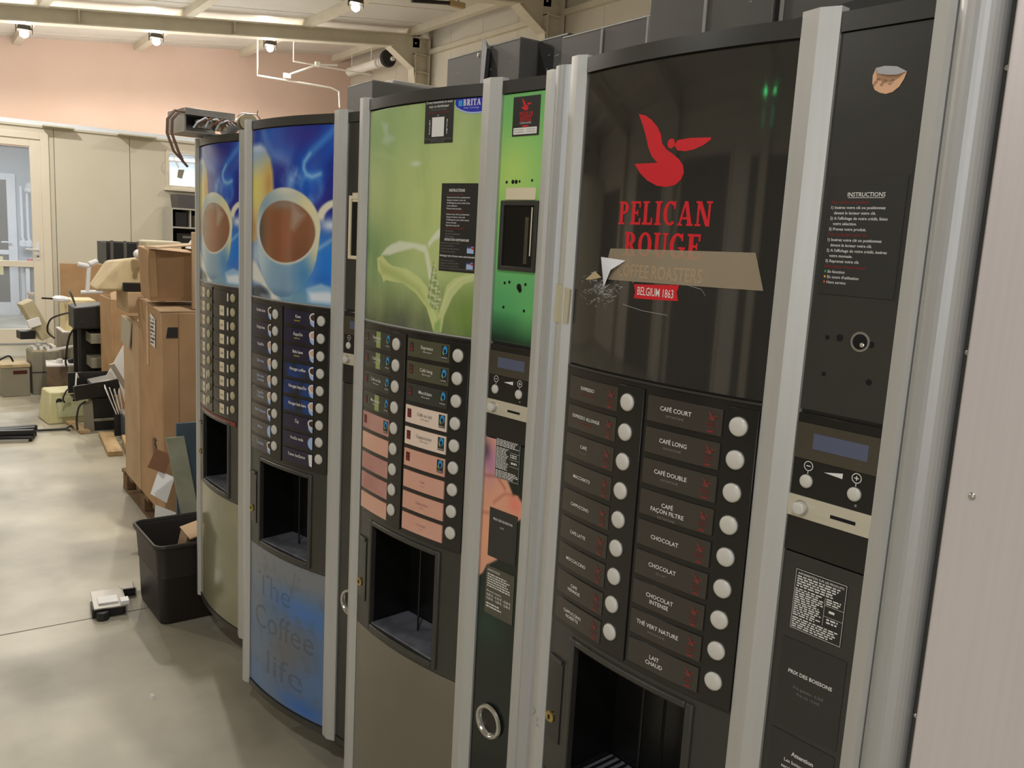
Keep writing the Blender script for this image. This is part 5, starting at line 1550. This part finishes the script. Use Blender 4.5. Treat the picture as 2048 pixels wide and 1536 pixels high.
e = empty('brown_carton', (-7.20, 1.53, 0)); tag(e, 'brown carton with a ragged rim standing behind the torn open one', 'carton')
b = MB()
for (x0, x1, y0, y1) in ((-.27, .20, -.27, -.26), (-.27, .20, .26, .27), (-.27, -.26, -.26, .26), (.19, .20, -.26, .26)):
    b.box(x0, x1, y0, y1, .006, .95, M_card)
b.box(-.27, .2, -.27, .27, 0, .006, M_card)
b.build('carton_body', e, .003)
b = MB(); r = random.Random(2)
for i in range(10):
    y = -.27+.05*i
    b.hull([(.19, y, .95), (.19, y+.05, .95), (.15-.02*r.random(), y+.05, .98+.03*r.random()), (.15, y, .99)], [(.196, y, .95), (.196, y+.05, .95), (.156, y+.05, 1.0), (.156, y, .995)], M_card2)
b.build('ragged_rim', e)
b = MB().lathe([(.02, 0), (.11, .02), (.13, .05), (.10, .08), (.02, .09)], M_beiged, n=12)
tag(b.build('crumpled_bag', loc=(-7.20, 1.42, .90)), 'crumpled yellowish bag in the mouth of the ragged brown carton', 'bag')

# beige appliance shells heaped on the cartons
e = empty('beige_housing', (-4.90, 1.02, 0.04)); tag(e, 'beige plastic machine housing with knobs heaped on the cartons', 'machine housing')
MB().hull([(-.18, -.22, 1.14), (.14, -.24, 1.14), (.14, .2, 1.14), (-.18, .2, 1.14)], [(-.16, -.14, 1.28), (.10, -.10, 1.30), (.10, .2, 1.33), (-.16, .2, 1.33)], M_beiged).build('housing_shell', e, .015)
MB().box(-.1, .08, .02, .2, 1.3, 1.40, M_beige).build('upper_shell', e, .01)
for y in (-.03, .06):
    MB().lathe([(.022, 0), (.025, .02), (.018, .05), (.012, .055), (.012, .08), (.004, .082)], M_paper, (.12, y, 1.33), 'x', 14).build('knob', e)
MB().tube([(.12, -.27, 1.13), (.12, -.26, 1.26)], .01, M_paper, 8).tube([(.12, -.26, 1.26), (.12, -.31, 1.27)], .012, M_paper, 8).tube([(.12, -.26, 1.27), (.1, -.22, 1.285)], .014, M_paper, 8).tube([(.12, -.30, 1.13), (.12, -.2, 1.135)], .01, M_paper, 8).build('hose_stub', e)
MB().box(-.13, .165, -.09, .12, 1.03, 1.138, M_card2).build('support_board', e, .004)
e = MB().box(-.01, .01, -.075, .075, 0, .045, M_junk)
tag(e.build('black_bar', loc=(-4.748, .985, 1.180), bev=.003), 'short black bar lying before the beige housing', 'bar')
e = empty('black_frame_crate', (-7.81, 1.58, -.015)); tag(e, 'dark slatted plastic crate behind the beige housing', 'crate')
for (x0, x1, y0, y1) in ((-.2, .2, -.24, -.225), (-.2, .2, .225, .24), (-.2, -.185, -.225, .225), (.185, .2, -.225, .225)):
    MB().box(x0, x1, y0, y1, 1.20, 1.375, M_junk).build('crate_wall', e, .003)
for y in (-.2, -.1, .0, .1, .2):
    MB().box(.2, .215, y-.012, y+.012, 1.20, 1.39, mat('grey_scrap_plastic', c(88, 84, 78), .5, var=.2)).build('rib', e, .002)
MB().box(-.2, .2, -.24, .24, 1.19, 1.20, M_junk).build('crate_floor', e)
e = empty('storage_carton', (-7.81, 1.60, -.015)); tag(e, 'brown carton under the dark slatted crate at the back', 'carton')
MB().box(-.2, .2, -.22, .26, .015, 1.19, M_card).build('carton_body', e, .004)
e = MB().lathe([(.02, 0), (.05, .015), (.045, .04), (.0, .045)], mat('lilac_plastic', c(190, 176, 190), .4), n=14)
tag(e.build('round_cover', loc=(-4.935, 1.56, 1.33), rot=(0, .0, 0)), 'small pale round cover beside the white foam', 'cover')
e = MB().box(-.06, .06, -.15, .15, 0, .24, M_card2)
tag(e.build('small_carton', loc=(-4.935, 1.60, 1.09), bev=.004), 'small carton standing at the back behind the dusty carton', 'carton')

# sheet metal and papers between the cartons and the first machine
e = empty('sheet_metal_panel', (-3.99, 1.13, 0)); tag(e, 'blue grey sheet metal panel leaning at the tall carton', 'metal panel')
MB().hull([(.02, -.16, 0), (.02, .2, 0), (-.06, .2, .63), (-.06, -.14, .63)], [(.03, -.16, 0), (.03, .2, 0), (-.05, .2, .63), (-.05, -.14, .63)], M_bluegrey).build('panel_sheet', e, .002)
e = empty('dark_metal_box', (-3.86, 1.17, 0)); tag(e, 'dark blue grey metal box on the floor behind the waste bin', 'metal box')
MB().box(-.09, .09, -.20, .15, 0, .205, mat('dark_blue_grey_metal', c(52, 60, 64), .4, .3, var=.2)).build('box_body', e, .006)
e = empty('sage_metal_strip', (-3.85, .995, 0)); tag(e, 'pale green sheet strip leaning on the blue grey panel', 'metal strip')
MB().hull([(.05, -.035, .206), (.05, .04, .206), (-.055, -.005, .60), (-.055, -.085, .60)], [(.058, -.035, .206), (.058, .04, .206), (-.047, -.005, .60), (-.047, -.085, .60)], M_sage).build('strip_sheet', e, .002)
def sheet(name, pts, m, label, cat):
    b = MB(); n = Vector(pts[1])-Vector(pts[0]); n = n.cross(Vector(pts[2])-Vector(pts[0])).normalized()*.002
    b.hull(pts, [tuple(Vector(p)+n) for p in pts], m)
    return tag(b.build(name), label, cat)
sheet('paper_sheet', [(-3.97, .86, .33), (-3.93, .92, .29), (-3.95, .96, .40), (-3.99, .90, .43)], M_paper, 'white paper sheet stuck beside the pale green strip', 'paper')
sheet('brown_scrap', [(-4.02, .86, .44), (-3.96, .92, .42), (-3.97, .955, .50), (-4.03, .90, .52)], mat('brown_card_scrap', c(116, 78, 52), .8, var=.2), 'brown card scrap above the white paper by the tall carton', 'scrap')
sheet('lower_paper', [(-3.97, .865, .04), (-3.90, .93, .03), (-3.93, .96, .24), (-3.99, .885, .27)], M_paper, 'pale jagged paper hanging behind the waste bin', 'paper')

# ---- scrap heap by the partition
def box_thing(name, loc, size, m, label, cat, rz=0, bev=.006, extra=None, group=None):
    e = empty(name, loc, math.radians(rz)); tag(e, label, cat, group)
    x, y, z = size
    MB().box(-x/2, x/2, -y/2, y/2, 0, z, m).build('housing', e, bev)
    if extra: extra(e, x/2, y/2, z)
    return e
def x_coin(e, x, y, z):
    MB().box(-x-.006, x+.006, -y-.006, y+.006, z, z+.03, M_beiged).build('lid', e, .006)
    MB().box(x, x+.003, -y*.2, y*.8, z*.78, z*.9, mat('dark_red_window', c(70, 24, 22), .2)).build('red_window', e)
box_thing('grey_appliance', (-8.5, .73, 0), (.3, .21, .25), M_greyp, 'grey appliance with a small dark red window on the floor', 'appliance', 4, extra=x_coin)
def x_two(e, x, y, z):
    MB().box(x, x+.004, -y, y, z*.52, z*.54, M_ink).build('seam', e)
    MB().box(-x, x, -y*.9, y*.9, z, z+.012, M_beige).build('lid', e, .003)
    for i in range(4):
        MB().box(-x+.05, x-.04, -y*.8+i*.05, -y*.8+i*.05+.03, z+.012, z+.035+.01*(i % 2), M_paper).build('terminal', e, .003)
box_thing('grey_cabinet_box', (-8.55, .97, 0), (.3, .22, .37), M_greyp, 'square grey metal box with white terminals on top', 'metal box', 2, extra=x_two)
e = empty('tilted_chute', (-8.55, .98, .50), math.radians(8)); tag(e, 'tilted beige sheet metal chute on the scrap heap', 'chute')
MB().box(-.09, .09, -.045, .055, -.02, .33, M_beige, (.45, 0, 0), (0, 0, 0)).build('chute_body', e, .006)
MB().box(.09, .12, -.14, -.04, .09, .16, M_paper, (.3, 0, 0), (0, -.1, .1)).build('bracket', e, .003)
MB().box(-.06, .08, -.2, -.08, -.02, .05, M_junk).build('motor', e, .006)
e = MB().lathe([(.03, 0), (.07, .01), (.075, .03), (.05, .05), (.02, .055)], M_pipe, n=14).tube([(-.16, 0, .02), (.0, 0, .025)], .008, M_junk, 6)
tag(e.build('round_fitting', loc=(-8.5, 1.12, .80), rot=(0, .1, 1.8)), 'white round fitting on top of the tilted chute', 'fitting')
def x_ib(e, x, y, z):
    for zz in (.35, .55, .75): MB().box(x, x+.004, -y, y, z*zz, z*zz+.008, M_ink).build('seam', e)
    MB().box(-x*.8, x*.8, -y*.8, y*.9, z, z+.29, mat('cream_sheet_metal', c(224, 208, 160), .5, var=.08)).build('cream_panel', e, .006)
    MB().box(-x, x, -y, y*1.05, z, z+.012, M_paper).build('white_edge', e, .003)
box_thing('control_cabinet', (-8.75, 1.28, 0), (.4, .30, .52), M_greyp, 'grey control cabinet with a cream panel on top, by the door', 'cabinet', 0, extra=x_ib)
def x_boiler(e, x, y, z):
    MB().box(-x, x, -y-.004, y+.004, z, z+.015, M_paper).build('lid', e, .003)
    MB().lathe([(.02, 0), (.03, .01), (.03, .035), (.018, .04)], M_junk, (.04, .05, z+.015), n=12).build('valve', e)
    MB().lathe([(.02, 0), (.025, .01), (.025, .03), (.01, .035)], M_paper, (.02, -.04, z+.015), n=12).build('valve', e)
    MB().box(x, x+.02, .02, .1, z*.6, z*1.02, M_greyp).build('bracket', e, .003)
box_thing('scrap_boiler', (-8.15, 1.09, 0), (.3, .28, .30), mat('rusty_brown_metal', c(112, 92, 68), .6, col2=c(70, 56, 42), scale=9), 'rusty boiler box with a white lid and valves on the scrap heap', 'boiler', -6, extra=x_boiler)
e = empty('machine_chassis', (-7.75, 1.22, 0)); tag(e, 'tall black open chassis with grey drawers, on the scrap heap', 'chassis')
for (y, x) in ((-.09, .12), (-.09, -.12), (.1, .12), (.1, -.12)):
    MB().box(x-.012, x+.012, y-.012, y+.012, 0, .80, M_junk).build('post', e, .002)
MB().box(-.13, -.12, -.1, .1, .02, .8, M_junk).build('rear_panel', e)
MB().hull([(-.14, -.13, .66), (.15, -.13, .66), (.14, .13, .66), (-.14, .13, .66)], [(-.14, -.13, .84), (.15, -.13, .83), (.14, .13, .86), (-.14, .13, .86)], M_junk).build('top_box', e, .01)
for z in (.16, .34, .54):
    MB().box(-.1, .15, -.01, .1, z, z+.08, M_greyp).build('drawer', e, .003)
MB().box(-.1, .1, -.08, .09, .05, .12, M_junk).build('motor', e, .01)
def cable(name, pts, r, m, label):
    # smooth run through the points
    P = [Vector(p) for p in pts]; out = []
    for i in range(len(P)-1):
        p0, p1, p2, p3 = P[max(i-1, 0)], P[i], P[i+1], P[min(i+2, len(P)-1)]
        for j in range(6):
            t = j/6
            out.append(.5*((2*p1)+(p2-p0)*t+(2*p0-5*p1+4*p2-p3)*t*t+(3*p1-p0-3*p2+p3)*t**3))
    out.append(P[-1])
    return tag(MB().tube(out, r, m, 7).build(name, smooth=1.0), label, 'cable')
cable('black_cable', [(-7.6, 1.12, .80), (-7.9, 1.08, .76), (-8.2, 1.0, .68), (-8.35, .99, .56), (-8.33, 1.04, .50)], .008, M_junk, 'black cable looping from the black chassis to the grey cabinet')
cable('black_hose', [(-7.6, 1.15, .72), (-7.75, 1.08, .60), (-7.8, 1.05, .40), (-7.85, 1.06, .33)], .008, M_junk, 'black hose hanging down before the rusty boiler')
cable('thin_wire', [(-7.62, 1.14, .76), (-7.9, 1.1, .95), (-8.3, 1.2, .80), (-8.35, 1.18, .60)], .006, M_junk, 'thin dark wire arching over the cream panel')
cable('left_cable', [(-8.3, .55, .28), (-8.3, .68, .36), (-8.32, .72, .31)], .008, M_junk, 'black cable end at the left on the grey appliance')
e = MB().tube([(-8.28, .98, .40), (-8.1, 1.05, .44), (-7.95, 1.25, .50)], .011, M_paper, 8)
tag(e.build('white_tube'), 'white plastic tube lying across the scrap boxes', 'tube')
e = empty('yellow_crate', (-7.28, .98, 0), math.radians(6)); tag(e, 'yellowed translucent plastic container on the floor', 'container')
b = MB().hull([(-.16, -.17, 0), (.15, -.17, 0), (.15, .16, 0), (-.16, .16, 0)], [(-.13, -.145, .24), (.11, -.145, .24), (.11, .15, .24), (-.13, .15, .24)], M_yell)
b.build('container_body', e, .012)
b = MB().hull([(.151, -.10, .05), (.151, .10, .05), (.119, .10, .20), (.119, -.10, .20)], [(.155, -.10, .05), (.155, .10, .05), (.123, .10, .20), (.123, -.10, .20)], mat('greenish_clear_plastic', c(196, 196, 160), .3, col2=c(176, 182, 134), scale=8))
b.build('front_recess', e, .004)
for y in (-.085, .03):
    MB().lathe([(.022, 0), (.022, .006)], M_ink, (.125, y, .17), 'x', 12).build('round_hole', e)
cable('grey_cable', [(-7.125, 1.0, .275), (-7.12, .96, .255), (-7.10, .93, .20), (-7.10, .94, .165)], .006, M_junk, 'short cable drooping over the yellowed container')
e = empty('black_metal_tray', (-6.82, 1.09, .245), math.radians(2)); tag(e, 'long black metal tray with wires lying across scrap', 'tray')
MB().hull([(.08, -.13, .0), (.12, -.15, .11), (.12, .16, .15), (.08, .16, .03)], [(.06, -.13, .0), (.10, -.15, .11), (.10, .16, .15), (.06, .16, .03)], M_junk).build('front_wall', e)
MB().hull([(-.14, -.13, 0), (.08, -.13, 0), (.08, .16, .03), (-.14, .16, .03)], [(-.14, -.13, .01), (.08, -.13, .01), (.08, .16, .04), (-.14, .16, .04)], M_junk).build('tray_floor', e)
MB().box(-.15, -.13, -.14, .16, .02, .17, M_junk).build('rear_wall', e)
MB().hull([(-.1, -.02, .1), (.1, -.02, .1), (.1, .15, .13), (-.1, .15, .13)], [(-.1, -.02, .125), (.1, -.02, .125), (.1, .15, .155), (-.1, .15, .155)], M_galv).build('metal_cover', e, .004)
MB().tube([(.09, -.13, .11), (.08, -.12, .2), (.03, -.1, .16)], .006, M_paper, 6).build('wire', e)
e = empty('black_stand', (-6.86, 1.15, 0)); tag(e, 'black box stand under the long black tray', 'stand')
MB().box(-.1, .06, -.08, .12, 0, .07, M_junk).box(-.1, .05, -.07, .09, .09, .243, M_junk).box(-.1, .065, -.08, .12, .07, .09, M_greyp).build('stand_body', e, .004)
MB().hull([(.067, -.06, 0), (.067, -.13, 0), (.067, -.13, .22), (.067, -.07, .23)], [(.072, -.06, 0), (.072, -.13, 0), (.072, -.13, .22), (.072, -.07, .23)], M_greyp).build('side_plate', e)
cable('curved_cable', [(-6.76, 1.03, .23), (-6.74, .985, .20), (-6.73, .965, .11), (-6.74, .97, .03)], .007, M_junk, 'curved black cable hanging beside the black box stand')
e = empty('paper_stack', (-6.62, 1.235, 0), math.radians(-8)); tag(e, 'leaning stack of white papers beside the torn open carton', 'papers')
for i in range(4):
    MB().hull([(-.06, -.03+.014*i, .16), (.05, -.03+.014*i, .16), (.05, -.10+.03*i, .35), (-.06, -.10+.03*i, .36-.02*i)], [(-.06, -.024+.014*i, .16), (.05, -.024+.014*i, .16), (.05, -.094+.03*i, .35), (-.06, -.094+.03*i, .36-.02*i)], M_paper).build('paper_sheaf', e)
MB().box(-.06, .05, -.04, .03, 0, .16, M_junk).build('paper_base', e)
e = MB().hull([(-.01, .06, -.17), (.01, .06, -.17), (.01, .10, -.17), (-.01, .10, -.17)], [(-.01, -.11, .16), (.01, -.11, .16), (.01, -.08, .17), (-.01, -.08, .17)], M_galv)
tag(e.build('aluminium_bar', loc=(-6.46, 1.25, .38)), 'slanting aluminium bar above the leaning papers', 'bar')
e = MB().hull([(0, .06, -.44), (0, .12, -.44), (0, .02, .22), (0, .0, .22), (0, -.12, 0), (0, -.04, -.02)], [(.006, .06, -.44), (.006, .12, -.44), (.006, .02, .22), (.006, 0, .22), (.006, -.12, 0), (.006, -.04, -.02)], M_paper)
tag(e.build('white_triangle_board', loc=(-6.545, 1.25, .445)), 'white triangular board against the brown carton', 'board')
e = empty('blue_grey_scrap', (-6.43, 1.31, 0)); tag(e, 'dark blue grey scrap box between papers and torn open carton', 'scrap box')
MB().box(-.10, .08, -.09, .10, .0, .20, M_bluegrey).build('housing', e, .005)
MB().box(-.105, .095, -.10, .105, .185, .205, M_galv).build('metal_rim', e, .002)

# broken pallet boards on the floor
sheetm = M_wood
def board(label, p0, p1, w, h, z0, z1):
    a = Vector((p0[0], p0[1], 0)); b_ = Vector((p1[0], p1[1], 0)); d = (b_-a); L = d.length
    e = MB().hull([(0, -w/2, 0), (L, -w/2, z1-z0), (L, w/2, z1-z0), (0, w/2, 0)], [(0, -w/2, h), (L, -w/2, h+z1-z0), (L, w/2, h+z1-z0), (0, w/2, h)], sheetm)
    return tag(e.build('pallet_board', loc=(p0[0], p0[1], z0), rot=(0, 0, math.atan2(d.y, d.x)), bev=.002), label, 'board', 'broken boards on the floor')
board('short pale board lying across the floor before the black stand', (-7.14, .975), (-6.72, 1.02), .07, .022, 0, .002)
board('board running along the floor towards the cartons', (-6.62, 1.135), (-6.0, 1.085), .09, .03, .001, .001)
board('long thick board on the floor before the blue grey scrap box', (-6.30, 1.205), (-5.55, 1.12), .045, .07, 0, 0)
# black bars and a rod on the floor at the left edge
e = empty('black_bar_bundle', (-6.75, .50, 0), math.radians(75)); tag(e, 'bundle of black bars on the floor at the left edge', 'bars')
for i, (y, z, a) in enumerate(((0, 0, 0), (.06, .0, .15), (-.06, .0, -.1), (.02, .035, .25), (-.03, .035, .05), (.1, .03, .3))):
    MB().box(-.2, .2, y-.022, y+.022, z, z+.034, M_junk, (0, 0, a), (0, y, z)).build('bar', e, .004)
MB().box(-.2, .18, -.13, -.10, 0, .02, M_galv).build('metal_strip', e)
e = empty('thin_rod', (-6.9, .55, 0)); tag(e, 'thin dark rod with a hook end lying on the floor', 'rod')
MB().tube([(.05, -.1, .012), (.0, .12, .012), (.02, .36, .012)], .009, M_junk, 8).tube([(.02, .36, .012), (.0, .40, .03), (-.03, .41, .014)], .007, M_junk, 8).tube([(.02, .36, .012), (.07, .38, .012)], .007, M_junk, 8).build('rod', e)

# ---- shelf unit and things below the small window
e = empty('grey_shelf_unit', (-11.5, 2.98, 0)); tag(e, 'light grey open shelf unit below the small window', 'shelf')
M_shelf = mat('light_grey_laminate', c(176, 172, 162), .5, var=.06)
for y in (-.23, .44):
    MB().box(-.28, .14, y, y+.02, 0, 1.73, M_shelf).build('side_panel', e, .002)
for z in (.05, .45, .9, 1.28, 1.48, 1.71):
    MB().box(-.28, .14, -.21, .44, z, z+.02, M_shelf).build('shelf_board', e, .002)
MB().box(-.28, -.27, -.21, .44, .05, 1.73, M_junk).build('rear_panel', e)
MB().box(-.27, .12, .0, .016, 1.5, 1.71, M_shelf).build('divider', e)
b = MB().box(-.2, .08, -.15, .15, 0, .12, M_junk); b.box(.08, .084, -.08, .06, .06, .09, M_gry)
tag(b.build('black_device', loc=(-11.5, 2.98, 1.30), bev=.004), 'black device with a grey badge in the shelf unit', 'device')
tag(MB().box(-.2, .1, -.09, .05, 0, .18, M_junk).build('dark_case', loc=(-11.5, 2.90, 1.50), bev=.004), 'dark case in the upper left bay of the shelf unit', 'case')
tag(MB().box(-.2, .12, -.1, .1, 0, .15, M_beige).build('beige_case', loc=(-11.5, 3.15, 1.50), bev=.004), 'beige case in the upper right bay of the shelf unit', 'case')
b = MB().hull([(-.2, -.18, 0), (.14, -.18, 0), (.14, .22, 0), (-.2, .22, 0)], [(-.2, -.2, .17), (.12, -.2, .17), (.12, .22, .17), (-.2, .22, .17)], mat('dark_grey_plastic', c(74, 72, 70), .5, var=.1))
tag(b.build('dark_grey_box', loc=(-11.5, 3.02, 1.73), bev=.005), 'dark grey box on top of the shelf unit under the window', 'box')
cable('hanging_cable', [(-11.74, 2.90, 2.46), (-11.70, 2.87, 2.36), (-11.70, 2.91, 2.28), (-11.70, 2.93, 2.23)], .008, M_paper, 'white cable hanging before the small window')
e = MB().hull([(-.01, -.03, 0), (.01, -.03, 0), (.01, .03, 0), (-.01, .03, 0)], [(-.01, -.04, .1), (.01, -.04, .1), (.01, .03, .12), (-.01, .03, .12)], M_greyp)
tag(e.build('hanging_plug', loc=(-11.70, 2.94, 2.11), rot=(-.25, 0, 0)), 'grey plug at the end of the hanging cable before the window', 'plug')
e = MB().box(-.03, .0, -.235, .24, 0, .53, M_card)
tag(e.build('brown_board', loc=(-11.76, 1.79, .455), bev=.003), 'brown cardboard board leaning on the beige partition', 'board')
e = MB().box(-.35, .2, -.3, .6, 0, .45, M_greyp)
tag(e.build('low_crate', loc=(-11.44, 1.85, 0), bev=.01), 'low grey crate under the brown cardboard board', 'crate')

# ---- stripped chassis with tubes on top of the first machine
a1 = math.radians(3.55)
e = empty('stripped_chassis', (-3.13, .905, 1.838), a1); e.scale = (.62, .62, .55); tag(e, 'stripped metal chassis with tubes and wires on top of the leftmost machine', 'chassis')
MB().box(-.18, .10, -.20, -.19, 0, .14, M_galv).box(-.18, -.16, -.19, .06, 0, .14, M_galv).box(-.18, .10, -.19, .06, 0, .008, M_galv).box(.02, .12, -.20, .07, .10, .14, M_galv).box(-.1, .02, -.16, .02, .05, .11, M_junk).box(.06, .11, -.13, -.05, .03, .08, M_gry).box(.05, .10, -.03, .03, .03, .09, M_beige).build('chassis_frame', e, .001)
MB().tube([(-.1, .1, .04), (.0, .12, .09), (.14, .12, .09)], .035, M_pipe, 12).build('white_elbow', e)
MB().lathe([(.05, 0), (.05, .05)], M_beige, (.14, .12, .09), 'x', 16).build('beige_drum', e)
MB().lathe([(.052, 0), (.052, .016)], mat('brown_ring_metal', c(104, 84, 50), .4, .5), (.17, .12, .09), 'x', 16).build('ring', e)
r = random.Random(12)
for i in range(6):
    y = -.15+.03*i
    MB().tube([(.10, y, .03), (.13, y+.01, .06+.01*(i % 3)), (.14, y+.05, .09), (.11, y+.10, .07)], .006, [M_pipe, mat('copper_wire', c(150, 110, 84), .4, .4)][i % 2], 6).build('wire', e)
for dy in (0, .025):
    MB().tube([(.11, -.18, .11), (.11, -.25+dy, .115), (.11, -.29+dy, .06), (.1, -.29+dy, -.02), (.08, -.25+dy, -.12), (.06, -.19, -.18), (.04, -.165, -.2)], .0075, mat('brown_hose', c(128, 98, 80), .4), 8).build('hose', e)
MB().tube([(.08, .10, .13), (.08, .12, .155), (.08, .21, .16), (.08, .24, .12)], .004, M_galv, 6).tube([(.08, .21, .16), (.08, .215, .185)], .004, M_galv, 6).build('bent_wire', e)
